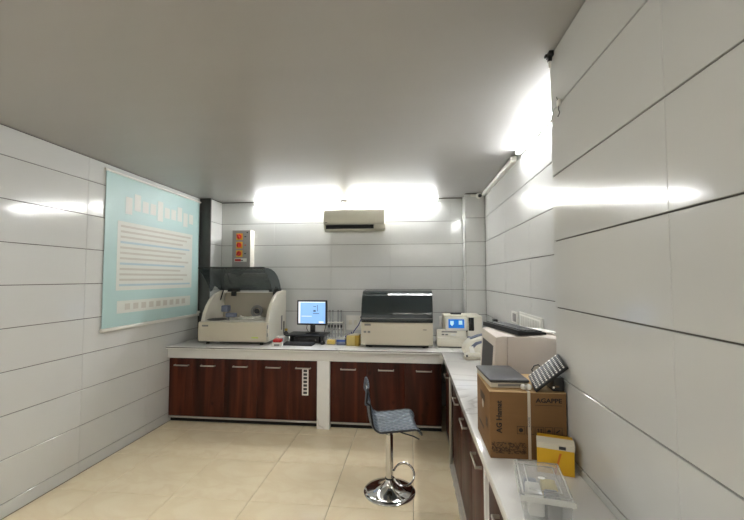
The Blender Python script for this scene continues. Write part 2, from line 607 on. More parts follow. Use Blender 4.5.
def cabinet(label, loc, rz, doors, zt, width0, depth, hz=0.65, strip=True):
    """doors: list of (x0, x1, handle centre) in the cabinet's own frame, front at y = 0 facing -y"""
    t = thing('base_cabinet', label, 'cabinet', loc, rz)
    x0, x1 = doors[0][0], doors[-1][1]
    MB().box(x0, x1, 0.019, depth, 0.07, zt - 0.001).build('body', 'wood_side', t)
    MB().box(x0, x1, 0.045, depth, 0.0, 0.0695).build('plinth', 'black_gap', t)
    if strip:
        MB().box(x0, x1, -0.004, 0.018, 0.052, 0.069, 0.002).build('bottom_rail', 'skirting_white', t)
    for a, b, hc in doors:
        d = MB().box(-(b - a) / 2 + 0.0015, (b - a) / 2 - 0.0015, 0, 0.018, -(zt - 0.078) / 2, (zt - 0.078) / 2, 0.0015).build(
            'door', 'wood', t, ((a + b) / 2, 0, 0.0745 + (zt - 0.078) / 2))
        if hc is not None:
            handle(d, (hc - (a + b) / 2, 0, hz - (0.0745 + (zt - 0.078) / 2)), 0)
    return t


cl = cabinet('dark brown five-door base cabinet on the left of the marble pier', (-1.9, 4.18, 0), 0,
             [(-0.898, -0.61, -0.74), (-0.61, -0.23, -0.42), (-0.23, 0.155, -0.036), (0.155, 0.53, 0.349), (0.53, 0.853, 0.693)],
             0.7345, 0, 0.8)
cr = cabinet('dark brown three-door base cabinet behind the bar stool', (-0.3, 4.18, 0), 0,
             [(-0.603, -0.195, -0.402), (-0.195, 0.218, 0.014), (0.218, 0.61, 0.422)], 0.7345, 0, 0.8)
# right run, fronts facing the room (-x)
cc = cabinet('single-door brown cabinet in the inner corner under the right worktop', (0.347, 3.80, 0), -math.pi / 2,
             [(-0.30, 0.335, -0.08)], 0.7745, 0, 0.3, hz=0.68)
c3 = cabinet('brown three-door cabinet under the right worktop with jagged white skirting', (0.347, 2.6, 0), -math.pi / 2,
             [(-0.80, -0.24, -0.48), (-0.24, 0.24, -0.02), (0.24, 0.714, 0.49)], 0.7745, 0, 0.29, hz=0.685)
c4 = cabinet('brown cabinet nearest the camera under the right worktop', (0.347, 1.2, 0), -math.pi / 2,
             [(-0.644, -0.1, -0.35), (-0.1, 0.6, 0.25)], 0.7745, 0, 0.29, hz=0.685)
# white corner strip between the corner cabinet and the next
tag(MB().box(0.318, 0.343, 3.43, 3.46, 0.0005, 0.7745, 0.002).build('corner_strip', 'aluminium'),
    'pale upright edge strip where the right cabinets begin', 'strip')
# uneven skirting along the foot of the right run
m = MB()
pts = []
ys = [1.9 + 0.06 * i for i in range(26)]
for i, y in enumerate(ys):
    pts.append((0.322 + random.uniform(-0.004, 0.004), y))
prof = pts + [(0.343, ys[-1]), (0.343, ys[0])]
m.prism(prof, 0.0005, 0.05, 'z')
struct(m.build('baseboard_right', 'skirting_white'), 'uneven white skirting at the foot of the right cabinets')

# white strip of printed squares hanging on the last left door
st = thing('paper_strip', 'white paper strip with seven dark squares taped to a cabinet door', 'label', (-1.185, 4.178, 0.36))
MB().box(-0.036, 0.036, -0.0015, 0.0, -0.01, 0.285).build('paper', 'paper', st)
for k in range(7):
    MB().box(-0.021, 0.021, -0.0022, -0.0015, 0.005 + k * 0.04, 0.032 + k * 0.04).build('printed_square', 'dark_grey', st)


# ------------------------------------------------------------------ lamps
def tube_light(label, loc, rz, length, tm, group=None):
    """batten with a tube; local x runs along the tube, -y faces the room, z up"""
    t = thing('tube_light', label, 'light', loc, rz, group)
    MB().box(-length / 2, length / 2, -0.018, 0.0, -0.016, 0.016, 0.004).build('batten', 'white_plastic', t)
    MB().cyl((-length / 2 + 0.02, -0.034, 0), (length / 2 - 0.02, -0.034, 0), 0.013, 12).build('tube', tm, t)
    for s in (-1, 1):
        a = s * length / 2
        MB().box(min(a, a - s * 0.022), max(a, a - s * 0.022), -0.05, -0.0185, -0.015, 0.015, 0.004).build('end_cap', 'white_plastic', t)
    return t


tube_light('left one of two white tube lights high on the back wall', (-1.56, YB - 0.001, 2.682), 0, 1.22, 'tube_back')
tube_light('right one of two white tube lights, above the air conditioner', (-0.26, YB - 0.001, 2.682), 0, 1.22, 'tube_back')
tube_light('white tube light under the ceiling on the right wall', (XR - 0.001, 2.60, 2.682), -math.pi / 2, 1.22, 'tube_side')
tube_light('white tube light on the wall behind the camera', (0.12, YR + 0.001, 2.45), math.pi, 1.22, 'tube_rear')
for k, x in enumerate((-2.3, -1.45)):  # unseen fill panels, added to brighten the floor and worktop
    t = thing('ceiling_panel', ['flat ceiling light panel behind the view, away from the right wall', 'flat ceiling light panel behind the view, nearest the right wall'][k], 'light', (x, 0.75, CEIL - 0.0005))
    MB().box(-0.32, 0.32, -0.32, 0.32, -0.022, 0.0, 0.003).build('frame', 'white_plastic', t)
    MB().box(-0.30, 0.30, -0.30, 0.30, -0.0245, -0.0225).build('diffuser', 'panel_glow', t)
# unseen glowing pane in a frame, added as soft fill from behind
wn = struct(MB().box(-2.35, 0.35, YR + 0.001, YR + 0.006, 0.55, 2.05).build('window_1', 'day_pane'), 'frosted glazing in the wall behind the camera')
for x in (-2.37, -1.47, -0.53, 0.37):
    MB().box(x - 0.025, x + 0.025, YR + 0.0065, YR + 0.04, 0.5, 2.1, 0.003).build('window_frame', 'aluminium', wn)
for z in (0.525, 2.075):
    MB().box(-2.34, 0.34, YR + 0.0065, YR + 0.036, z - 0.025, z + 0.025, 0.003).build('window_frame', 'aluminium', wn)
lh = thing('lamp_holder', 'small round white lamp holder between the two back tube lights', 'lamp holder', (-0.912, YB - 0.001, 2.648))
MB().lathe([(0, 0), (0.035, 0), (0.035, 0.02), (0.028, 0.03), (0.026, 0.05), (0, 0.056)], 20, M=Matrix.Rotation(R(90), 4, 'X')).build('cup', 'white_plastic', lh)
MB().lathe([(0.04, 0), (0.046, 0.004), (0.046, 0.01), (0.036, 0.014)], 20, M=Matrix.Rotation(R(90), 4, 'X')).build('rim', 'white_plastic', lh)

# cable trunking along the top of the right wall
tr = thing('cable_trunking', 'white cable trunking along the top of the right wall', 'trunking', (XR - 0.001, 4.1, 2.678))
MB().box(-0.04, 0, -0.72, 0.655, -0.02, 0.02, 0.003).build('channel', 'white_plastic', tr)
MB().box(-0.046, -0.0405, -0.72, 0.655, -0.016, 0.016, 0.002).build('cover', 'white_plastic', tr)
MB().box(-0.052, -0.002, -0.76, -0.721, -0.026, 0.026, 0.006).build('end_cap', 'white_plastic', tr)

# ------------------------------------------------------------------ air conditioner
ac = thing('air_conditioner', 'cream split air conditioner high on the back wall', 'air conditioner', (-0.752, YB - 0.001, 2.265))
W = 0.40
MB().prism([(0, 0.02), (-0.10, 0.0), (-0.165, 0.022), (-0.185, 0.06), (-0.17, 0.062), (-0.17, 0.272), (-0.15, 0.29), (0, 0.29)], -W, W, 'x', 0.004).build('housing', 'ac_plastic', ac)
MB().prism([(-0.171, 0.085), (-0.192, 0.085), (-0.200, 0.10), (-0.196, 0.25), (-0.182, 0.275), (-0.171, 0.278)], -W, W, 'x', 0.003).build('front_panel', 'ac_plastic', ac)
MB().box(-W + 0.03, W - 0.14, -0.1905, -0.1725, 0.026, 0.078, 0.002).build('air_slot', 'black_gap', ac)
MB().prism([(-0.1745, 0.019), (-0.192, 0.022), (-0.193, 0.0255), (-0.1745, 0.0255)], -W + 0.03, W - 0.14, 'x').build('louvre', 'ac_plastic', ac)
MB().prism([(-0.1705, 0.02), (-0.188, 0.024), (-0.193, 0.083), (-0.1705, 0.083)], W - 0.135, W + 0.012, 'x', 0.002).build('side_flap', 'ac_plastic', ac)
MB().box(-W + 0.02, -W + 0.052, -0.2015, -0.2, 0.105, 0.112).build('badge', 'dark_grey', ac)

# ------------------------------------------------------------------ three-switch wall panel
sp = thing('switch_panel', 'tall grey wall panel with three red and yellow rotary switches', 'switch panel', (-2.303, YB - 0.001, 1.78))
MB().box(-0.128, 0.128, -0.128, 0, 0, 0.52, 0.003).build('cabinet_body', 'panel_side', sp)
MB().box(-0.126, 0.126, -0.134, -0.1285, 0.002, 0.518, 0.002).build('front_plate', 'panel_grey', sp)
for k in range(3):
    zc = 0.43 - k * 0.115
    p = MB().box(-0.07, 0.022, -0.14, -0.1345, zc - 0.046, zc + 0.046, 0.004).build('switch_plate', 'yellow', sp)
    mm = MB().lathe([(0, 0), (0.035, 0), (0.035, 0.012), (0.028, 0.018), (0, 0.02)], 18, M=Matrix.Translation((-0.024, -0.1405, zc)) @ Matrix.Rotation(R(90), 4, 'X'))
    mm.build('knob_base', 'orange_red', p)
    MB().box(-0.009, 0.009, -0.186, -0.161, -0.03, 0.03, 0.003, M=Matrix.Translation((-0.024, 0, zc)) @ Matrix.Rotation(R(35 * (k - 1)), 4, 'Y')).build('knob', 'red', p)
    MB().box(0.045, 0.07, -0.1355, -0.1345, zc - 0.006, zc + 0.006).build('marking', 'black_plastic' if k != 1 else 'red', sp)
MB().box(-0.09, 0.08, -0.1355, -0.1345, 0.09, 0.135).build('name_label', 'paper', sp)
MB().box(-0.085, 0.0, -0.1365, -0.1356, 0.095, 0.128).build('label_print', 'red', sp)
MB().box(0.0, 0.03, -0.1365, -0.1356, 0.1, 0.115).build('label_print', 'dark_grey', sp)
MB().cyl((0.085, -0.134, 0.485), (0.085, -0.139, 0.485), 0.008).build('lock', 'black_plastic', sp)

# ------------------------------------------------------------------ security camera, pillar fittings
cv = thing('security_camera', 'small white security camera in the top corner of the column', 'camera', (0.832, 4.819, 2.655))
MB().cyl((0, 0, 0.02), (0, -0.012, 0.02), 0.036, 20).build('mount', 'white_plastic', cv)
MB().sphere((0, -0.045, 0.012), 0.036, (1.05, 1, 0.95)).build('body', 'white_plastic', cv)
MB().cyl((0.0, -0.075, 0.006), (0.002, -0.086, 0.004), 0.022, 18).build('lens', 'black_gloss', cv)
MB().box(-0.10, -0.036, -0.03, -0.005, 0.008, 0.034, 0.004).build('cable_box', 'white_plastic', cv)

br = thing('pipe_bracket', 'black clip holding a white tip at the top corner of the pillar', 'bracket', (PX - 0.001, 1.815, 2.682))
MB().box(-0.022, 0.0, -0.024, 0.02, 0.0, 0.024, 0.003).build('clamp', 'black_plastic', br)
MB().box(-0.02, -0.004, -0.012, 0.012, -0.018, -0.0005, 0.003).build('jaw', 'black_plastic', br)
MB().box(-0.034, -0.0225, -0.01, 0.01, 0.002, 0.014, 0.002).build('lever', 'black_plastic', br)
MB().cyl((-0.012, 0.0, -0.0185), (-0.011, 0.002, -0.048), 0.0075, 14, 0.005).build('tip', 'white_plastic', br)
hk = thing('wall_hook', 'small white hook with a wire loop on the pillar', 'hook', (PX - 0.001, 1.735, 2.42))
MB().box(-0.012, 0, -0.012, 0.012, -0.006, 0.022, 0.003).build('clip', 'white_plastic', hk)
MB().tube([(-0.006, 0.0, -0.006), (-0.01, -0.008, -0.025), (-0.008, -0.014, -0.04), (-0.008, 0.004, -0.052), (-0.008, 0.012, -0.045)], 0.0018, 6).build('wire', 'dark_grey', hk)
MB().tube([(-0.006, 0.006, 0.022), (-0.008, 0.014, 0.036), (-0.006, 0.02, 0.045)], 0.0018, 6).build('wire', 'dark_grey', hk)

# ------------------------------------------------------------------ printed banner on the left wall
bn = thing('printed_banner', 'teal printed banner hanging on rails on the left wall', 'banner', (XL + 0.001, 3.95, 1.17))
BH = 1.47
MB().box(0.006, 0.010, -0.77, 0.77, 0.02, BH).build('sheet', 'banner', bn)
MB().cyl((0.012, -0.79, BH + 0.01), (0.012, 0.79, BH + 0.01), 0.0118, 12).build('top_rail', 'white_plastic', bn)
MB().box(0.001, 0.03, -0.785, 0.785, -0.012, 0.019, 0.005).build('bottom_rail', 'white_plastic', bn)
MB().box(0.0, 0.04, 0.755, 0.795, 0.0195, 0.052, 0.01).build('rail_end', 'white_plastic', bn)


def bpanel(y0, y1, z0, z1, m, x=0.0102, t=0.001):
    return MB().box(x, x + t, y0, y1, z0, z1).build('printed_panel', m, bn)


p1 = bpanel(-0.62, 0.62, 0.36, 1.03, 'banner_panel')
for k in range(12):
    z = 0.985 - k * 0.052
    MB().box(0.0113, 0.0118, -0.58, 0.58 - (k * 37 % 11) * 0.02, z - 0.012, z + 0.008).build('printed_line', 'banner_blue' if k % 4 == 3 else 'banner_line', p1)
p2 = bpanel(-0.60, 0.60, 0.14, 0.26, 'banner_panel')
for k in range(9):
    MB().box(0.0113, 0.0118, -0.5 + k * 0.115, -0.43 + k * 0.115, 0.17, 0.23).build('printed_line', 'banner_line', p2)
# soft pale heading, unreadable from here: blocky rounded marks of uneven height
for k in range(10):
    y = 0.58 - k * 0.118
    z0 = 1.16 - (0.05 if k % 4 == 1 else 0.0)
    z1 = 1.28 + (0.05 if k % 3 == 2 else 0.0)
    MB().box(0.0102, 0.0112, y - 0.045, y + 0.045, z0, z1, 0.0004, 1).build('printed_mark', 'banner_panel', bn)

# ------------------------------------------------------------------ open analyser on the left
an = thing('chemistry_analyser', 'cream chemistry analyser with its smoked lid raised, left on the back counter', 'analyser', (-2.085, 4.255, CT))
HW = 0.415
MB().prism([(0.02, 0.035), (-0.002, 0.05), (-0.006, 0.15), (0.0, 0.255), (0.012, 0.265), (0.66, 0.265), (0.66, 0.035)], -HW + 0.002, HW - 0.002, 'x', 0.004).build('body', 'cream', an)
arc = [(0.075, 0.04), (0.06, 0.10), (0.055, 0.20), (0.065, 0.28), (0.095, 0.36), (0.15, 0.44), (0.235, 0.52), (0.33, 0.575), (0.44, 0.607), (0.56, 0.618), (0.662, 0.615), (0.662, 0.04)]
for s in (-1, 1):
    a, b = sorted((s * (HW + 0.006), s * (HW - 0.04)))
    f = MB().prism(arc, a, b, 'x', 0.006).build('side_panel', 'cream_light', an)
    if s > 0:
        MB().box(b + 0.0002, b + 0.003, 0.47, 0.52, 0.12, 0.30, 0.001).build('vent', 'mid_grey', f)
        MB().box(b + 0.0002, b + 0.003, 0.56, 0.60, 0.06, 0.22, 0.001).build('socket_panel', 'black_plastic', f)
        for zz in (0.10, 0.19):
            MB().box(b - 0.008, b - 0.0055, 0.02, 0.045, zz, zz + 0.04, 0.001).build('label_print', 'mid_grey', f)
MB().prism([(0.50, 0.266), (0.53, 0.266), (0.59, 0.585), (0.555, 0.585)], -HW + 0.047, HW - 0.047, 'x', 0.003).build('back_panel', 'warm_grey', an)
MB().box(-HW + 0.047, HW - 0.047, 0.535, 0.575, 0.586, 0.60, 0.003).build('hinge_bar', 'white_plastic', an)
for x in (-0.24, 0.32):
    h = MB().box(x - 0.075, x + 0.075, 0.50, 0.56, 0.6005, 0.645, 0.004).build('hinge', 'black_plastic', an)
    MB().box(x - 0.02, x + 0.035, 0.49, 0.53, 0.545, 0.60, 0.003).build('hinge_foot', 'black_plastic', h)
outer = [(0.53, 0.62), (0.51, 0.68), (0.46, 0.75), (0.39, 0.81), (0.30, 0.855), (0.19, 0.885), (0.08, 0.897), (-0.03, 0.90)]
ld = MB().sheet(outer, -HW + 0.01, HW - 0.02, 0.006).build('lid', 'smoked', an)
MB().box(-HW + 0.008, HW - 0.018, -0.045, -0.0305, 0.888, 0.908, 0.003).build('lid_rim', 'smoked_edge', ld)
inner = [(0.50, 0.615), (0.46, 0.655), (0.40, 0.69), (0.32, 0.72), (0.24, 0.745), (0.15, 0.77), (0.06, 0.81), (-0.02, 0.87)]
hookp = [(0.53, 0.62), (0.50, 0.69), (0.45, 0.75), (0.385, 0.803), (0.295, 0.848), (0.19, 0.878), (0.08, 0.89), (-0.03, 0.892),
         (-0.02, 0.86), (0.04, 0.82), (0.10, 0.77), (0.17, 0.70), (0.235, 0.61), (0.27, 0.62), (0.33, 0.68), (0.40, 0.66), (0.47, 0.62)]
for a in (-HW + 0.0101, HW - 0.0261):
    MB().prism(hookp, a, a + 0.006, 'x').build('lid_end', 'smoked', ld)
# gas struts
for s in (-1, 1):
    MB().cyl((s * 0.355, 0.40, 0.50), (s * 0.36, 0.50, 0.66), 0.007, 8).build('strut', 'black_plastic', an)
# working deck
dk = MB().box(-HW + 0.05, HW - 0.05, 0.04, 0.50, 0.2655, 0.275, 0.002).build('deck', 'deck', an)
MB().lathe([(0, 0.0), (0.115, 0.0), (0.12, 0.006), (0.10, 0.012), (0, 0.013)], 32, (-0.26, 0.16, 0.2755)).build('reagent_disc', 'dark_grey', an)
MB().lathe([(0, 0.0), (0.15, 0.0), (0.155, 0.02), (0.14, 0.024), (0, 0.024)], 32, (0.12, 0.24, 0.2755)).build('sample_disc', 'deck', an)
for k in range(14):
    a = math.pi * (1.02 + k / 13.5)
    MB().lathe([(0, 0), (0.009, 0), (0.010, 0.022), (0, 0.022)], 8, (0.12 + 0.12 * math.cos(a), 0.24 + 0.12 * math.sin(a), 0.30)).build('sample_cup', 'white_plastic', an)
arm = MB().cyl((-0.10, 0.10, 0.2755), (-0.10, 0.10, 0.40), 0.016).build('probe_post', 'mid_grey', an)
MB().box(-0.165, -0.085, 0.05, 0.14, 0.38, 0.455, 0.01).build('probe_head', 'blue_grey', arm)
MB().box(-0.115, 0.0, 0.06, 0.13, 0.315, 0.365, 0.008).build('probe_arm', 'blue_grey', arm)
wh = MB().lathe([(0.045, -0.015), (0.075, -0.015), (0.08, 0), (0.075, 0.015), (0.045, 0.015), (0.045, -0.015)], 28,
                M=Matrix.Translation((0.13, 0.40, 0.36)) @ Matrix.Rotation(R(75), 4, 'X')).build('wash_wheel', 'mid_grey', an)
MB().lathe([(0, -0.01), (0.03, -0.01), (0.03, 0.012), (0, 0.014)], 16, M=Matrix.Translation((0.13, 0.40, 0.36)) @ Matrix.Rotation(R(75), 4, 'X')).build('hub', 'dark_grey', wh)
MB().box(-0.365, -0.29, -0.0065, -0.001, 0.212, 0.232).build('name_label', 'mid_grey', an)
MB().box(0.24, 0.32, -0.0065, -0.002, 0.085, 0.098).build('sticker', 'sticker_green', an)
for x in (-0.33, 0.33):
    for y in (0.07, 0.6):
        MB().cyl((x, y, 0.0), (x, y, 0.0345), 0.022, 14, 0.018).build('foot', 'black_plastic', an)
MB().box(-0.2, 0.30, 0.10, 0.62, 0.012, 0.034).build('base_tray', 'black_gap', an)

# ------------------------------------------------------------------ closed analyser on the right
a2 = thing('chemistry_analyser', 'cream chemistry analyser with closed dark glass lid beside the blue touchscreen', 'analyser', (-0.172, 4.255, CT))
HW = 0.398
MB().prism([(0.02, 0.03), (0.0, 0.045), (-0.004, 0.16), (0.004, 0.283), (0.64, 0.283), (0.64, 0.03)], -HW, HW, 'x', 0.005).build('body', 'cream', a2)
lp = [(0.002, 0.288), (0.0, 0.33), (0.008, 0.40), (0.028, 0.47), (0.06, 0.535), (0.095, 0.583), (0.15, 0.617), (0.21, 0.632), (0.34, 0.635)]
ld2 = MB().sheet(lp[:6][::-1], -HW + 0.004, HW - 0.004, 0.006).build('lid', 'smoked_lid', a2)
MB().sheet(lp[5:][::-1], -HW + 0.004, HW - 0.004, 0.006).build('lid_top', 'smoked_lid', ld2)
MB().box(-HW + 0.004, HW - 0.004, 0.34, 0.62, 0.62, 0.634, 0.002).build('lid_rear', 'smoked_edge', ld2)
MB().box(-HW + 0.003, HW - 0.003, -0.012, -0.0065, 0.328, 0.336, 0.001).build('lid_bead', 'mid_grey', ld2)
MB().box(-HW + 0.003, HW - 0.003, -0.009, 0.0, 0.286, 0.3, 0.001).build('lid_rim', 'smoked_edge', ld2)
for a in (-HW, HW - 0.0035):
    MB().prism([(p[0] + 0.001, p[1]) for p in lp] + [(0.62, 0.634), (0.62, 0.288)], a, a + 0.0035, 'x').build('lid_end', 'smoked_edge', ld2)
MB().box(-HW + 0.004, HW - 0.004, 0.62, 0.636, 0.2835, 0.634, 0.002).build('rear_panel', 'dark_grey', a2)
MB().box(-HW + 0.03, HW - 0.03, 0.05, 0.60, 0.2835, 0.30).build('deck', 'dark_grey', a2)
MB().lathe([(0, 0), (0.09, 0), (0.09, 0.04), (0.05, 0.05), (0.05, 0.14), (0.07, 0.15), (0.07, 0.19), (0, 0.2)], 24, (-0.14, 0.28, 0.3005)).build('reagent_tower', 'dark_grey', a2)
MB().box(0.0, 0.04, 0.2, 0.26, 0.3005, 0.46, 0.004).build('probe_post', 'dark_grey', a2)
MB().box(0.28, 0.37, 0.12, 0.4, 0.3005, 0.56, 0.02).build('motor_cover', 'dark_grey', a2)
MB().box(-0.36, -0.29, -0.0055, -0.001, 0.248, 0.268).build('name_label', 'mid_grey', a2)
for x in (-0.37, -0.325):
    MB().box(x, x + 0.03, -0.006, -0.002, 0.168, 0.19).build('indicator', 'mid_grey', a2)
MB().box(0.29, 0.33, -0.006, -0.002, 0.206, 0.212).build('label_print', 'dark_grey', a2)
for x in (-0.30, 0.30):
    for y in (0.08, 0.58):
        MB().cyl((x, y, 0.0), (x, y, 0.0295), 0.02, 12).build('foot', 'black_plastic', a2)
MB().box(-0.35, 0.35, 0.03, 0.6, 0.01, 0.0295).build('base_tray', 'black_gap', a2)

# ------------------------------------------------------------------ blood cell counter with touchscreen
bc = thing('blood_cell_counter', 'white blood cell counter with small blue touchscreen in the corner', 'analyser', (0.53, 4.36, CT))
MB().prism([(0.0, 0.012), (-0.012, 0.03), (-0.012, 0.105), (0.02, 0.118), (0.055, 0.19), (0.13, 0.19), (0.13, 0.012)], -0.255, 0.075, 'x', 0.004).build('front_housing', 'cream_light', bc)
MB().box(-0.17, 0.255, 0.131, 0.43, 0.012, 0.352, 0.014, 3).build('body', 'cream_light', bc)
MB().prism([(-0.0, 0.012), (0.0, 0.14), (0.03, 0.18), (0.05, 0.345), (0.07, 0.352), (0.1305, 0.352), (0.1305, 0.012)], 0.09, 0.25, 'x', 0.006).build('sample_tower', 'cream_light', bc)
rs = Matrix.Translation((-0.027, 0.055, 0.262)) @ Matrix.Rotation(R(-10), 4, 'X')
MB().box(-0.13, 0.115, 0.0, 0.035, -0.075, 0.075, 0.008, M=rs).build('screen_bezel', 'white_plastic', bc)
tsn = MB().box(-0.095, 0.082, -0.0035, -0.0005, -0.05, 0.05, M=rs).build('touchscreen', 'touch_blue', bc)
MB().prism([(-0.075, 0.03), (-0.035, 0.03), (-0.035, -0.005), (-0.055, -0.028), (-0.075, -0.005)], -0.0045, -0.0038, 'y').build('screen_icon', 'touch_light', tsn)
tsn.children[0].matrix_local = rs
ic = MB().box(0.02, 0.06, -0.0045, -0.0038, -0.01, 0.035, M=rs).build('screen_icon', 'touch_light', tsn)
MB().box(-0.11, 0.095, 0.058, 0.072, 0.17, 0.19).build('tray', 'dark_grey', bc)
sw = Matrix.Translation((0.13, 0.042, 0.262)) @ Matrix.Rotation(R(-7), 4, 'X')
MB().box(-0.03, 0.03, -0.008, 0.004, -0.075, 0.072, 0.003, M=sw).build('sample_window', 'black_gloss', bc)
MB().box(0.082, 0.20, -0.005, 0.003, 0.07, 0.13, 0.002).build('lower_panel', 'blue_grey', bc)
MB().box(-0.08, 0.04, 0.2, 0.26, 0.3525, 0.372, 0.004).build('carry_grip', 'dark_grey', bc)
MB().box(-0.20, -0.03, 0.038, 0.044, 0.165, 0.178).build('paper_slot', 'mid_grey', bc)
for x in (-0.20, -0.16):
    MB().box(x, x + 0.03, 0.022, 0.03, 0.135, 0.15, 0.002).build('button', 'mid_grey', bc)
MB().box(-0.10, -0.045, 0.014, 0.03, 0.128, 0.152, 0.002).build('button', 'white_plastic', bc)
MB().box(-0.24, 0.24, 0.01, 0.42, 0.0, 0.0115).build('base', 'black_gap', bc)

# ------------------------------------------------------------------ monitor on its stand
ms = thing('monitor_stand', 'black monitor stand shelf on the back counter', 'stand', (-1.27, 4.62, CT))
MB().box(-0.245, 0.235, -0.17, 0.14, 0.083, 0.10, 0.004).build('shelf', 'black_plastic', ms)
for x in (-0.185, 0.19):
    MB().box(x - 0.012, x + 0.012, -0.14, 0.13, 0.0005, 0.0825, 0.003).build('support', 'black_plastic', ms)
pc = thing('mini_computer', 'black slim computer box tucked under the monitor stand', 'computer', (-1.255, 4.61, CT))
MB().box(-0.145, 0.15, -0.14, 0.12, 0.004, 0.075, 0.004).build('case', 'black_plastic', pc)
MB().box(-0.10, 0.03, -0.142, -0.1402, 0.03, 0.055).build('drive_door', 'key_grey', pc)
MB().cyl((0.11, -0.1402, 0.04), (0.11, -0.144, 0.04), 0.008).build('power_button', 'mid_grey', pc)
mo = thing('computer_monitor', 'black computer monitor showing a pale blue screen', 'monitor', (-1.228, 4.63, CT + 0.1005), R(-2))
MB().lathe([(0, 0), (0.09, 0), (0.09, 0.006), (0.03, 0.016), (0, 0.016)], 28).build('base', 'black_plastic', mo)
MB().box(-0.03, 0.03, 0.0, 0.03, 0.0165, 0.16, 0.004).build('neck', 'black_plastic', mo)
MB().box(-0.19, 0.19, -0.03, -0.0005, 0.10, 0.405, 0.006).build('bezel', 'black_plastic', mo)
sc = MB().box(-0.17, 0.17, -0.0325, -0.0302, 0.122, 0.388).build('screen', 'screen_blue', mo)


def sbit(x0, x1, z0, z1, m):
    MB().box(x0, x1, -0.0332, -0.0327, z0, z1).build('screen_window', m, sc)


sbit(-0.17, -0.145, 0.122, 0.388, 'screen_white')
sbit(-0.145, 0.17, 0.376, 0.388, 'screen_white')
sbit(-0.13, 0.0, 0.205, 0.214, 'screen_white')
sbit(0.09, 0.15, 0.127, 0.15, 'screen_white')
sbit(0.02, 0.055, 0.325, 0.332, 'screen_dark')
sbit(0.02, 0.05, 0.265, 0.285, 'screen_dark')
sbit(0.015, 0.095, 0.24, 0.247, 'screen_dark')
sbit(0.07, 0.076, 0.27, 0.35, 'screen_dark')


def keyboard(label, loc, rz, w, d, nx, ny, rx=0.0):
    k = thing('keyboard', label, 'keyboard', loc, rz)
    k.rotation_euler = (rx, 0, rz)
    MB().prism([(-d / 2, 0), (-d / 2, 0.012), (d / 2, 0.026), (d / 2, 0)], -w / 2, w / 2, 'x', 0.003).build('case', 'black_plastic', k)
    kw, kd = (w - 0.03) / nx, (d - 0.03) / ny
    proto = MB().box(-kw * 0.42, kw * 0.42, -kd * 0.42, kd * 0.42, 0, 0.006, 0.0015, 1).mesh('key', 'key_grey')
    for j in range(ny):
        for i in range(nx):
            y = -d / 2 + 0.015 + (j + 0.5) * kd
            o = link('key', proto, k, (-w / 2 + 0.015 + (i + 0.5) * kw, y, 0.0125 + (y + d / 2) / d * 0.014), (math.atan2(0.014, d), 0, 0))
    return k


keyboard('black keyboard on the back counter in front of the monitor', (-1.32, 4.37, CT + 0.0005), R(-3), 0.36, 0.14, 14, 5)
mu = thing('mouse', 'black computer mouse beside the monitor stand', 'mouse', (-1.05, 4.44, CT))
MB().sphere((0, 0, 0.014), 0.03, (1.0, 1.7, 0.85)).build('shell', 'black_plastic', mu)
MB().box(-0.003, 0.003, -0.04, -0.018, 0.032, 0.041, 0.001).build('wheel', 'mid_grey', mu)
o = MB().tube([(-1.33, 4.8, 1.1), (-1.36, 4.83, 1.0), (-1.34, 4.9, 0.93), (-1.3, 4.95, 0.876)], 0.004).build('power_cable', 'cable_black')
tag(o, 'black cable hanging behind the left of the monitor', 'cable')
o = MB().tube([(-1.17, 4.67, 1.14), (-1.12, 4.75, 1.12), (-1.10, 4.8, 1.04), (-1.13, 4.85, 0.95), (-1.15, 4.9, 0.876)], 0.004).build('power_cable', 'cable_black')
tag(o, 'black cable looping behind the right of the monitor', 'cable')

# ------------------------------------------------------------------ small things on the back counter
rb = thing('reagent_box', 'small white box with a red lid beside the open analyser', 'box', (-1.53, 4.24, CT), R(6))
MB().box(-0.055, 0.055, -0.04, 0.05, 0.0005, 0.05, 0.004).build('body', 'white_plastic', rb)
MB().box(-0.045, 0.05, -0.042, 0.052, 0.0505, 0.085, 0.01).build('lid', 'red', rb)
MB().box(-0.03, 0.03, -0.0415, -0.0402, 0.012, 0.032).build('label_print', 'mid_grey', rb)
tb = thing('packet', 'teal and white packet leaning beside the keyboard', 'packet', (-1.545, 4.385, CT), R(20))
MB().box(-0.03, 0.03, -0.04, 0.06, 0.0005, 0.075, 0.006).build('body', 'teal', tb)
MB().box(-0.022, 0.022, -0.03, 0.05, 0.0755, 0.082, 0.003).build('opening', 'paper', tb)
pb = thing('small_box', 'small white box left of the monitor stand', 'box', (-1.60, 4.56, CT), R(-4))
MB().box(-0.05, 0.07, -0.06, 0.06, 0.0005, 0.07, 0.005).build('body', 'paper', pb)
MB().box(-0.025, 0.045, -0.02, 0.02, 0.0705, 0.073, 0.001).build('slot', 'mid_grey', pb)
bo = thing('dropper_bottle', 'small dark bottle with brass-coloured cap behind the small white box', 'bottle', (-1.60, 4.74, CT))
MB().lathe([(0, 0.0005), (0.03, 0.0005), (0.032, 0.01), (0.032, 0.08), (0.014, 0.1), (0.014, 0.11), (0, 0.11)], 16).build('body', 'dark_grey', bo)
MB().lathe([(0, 0.1105), (0.018, 0.1105), (0.018, 0.135), (0, 0.137)], 14).build('cap', 'foam_side', bo)

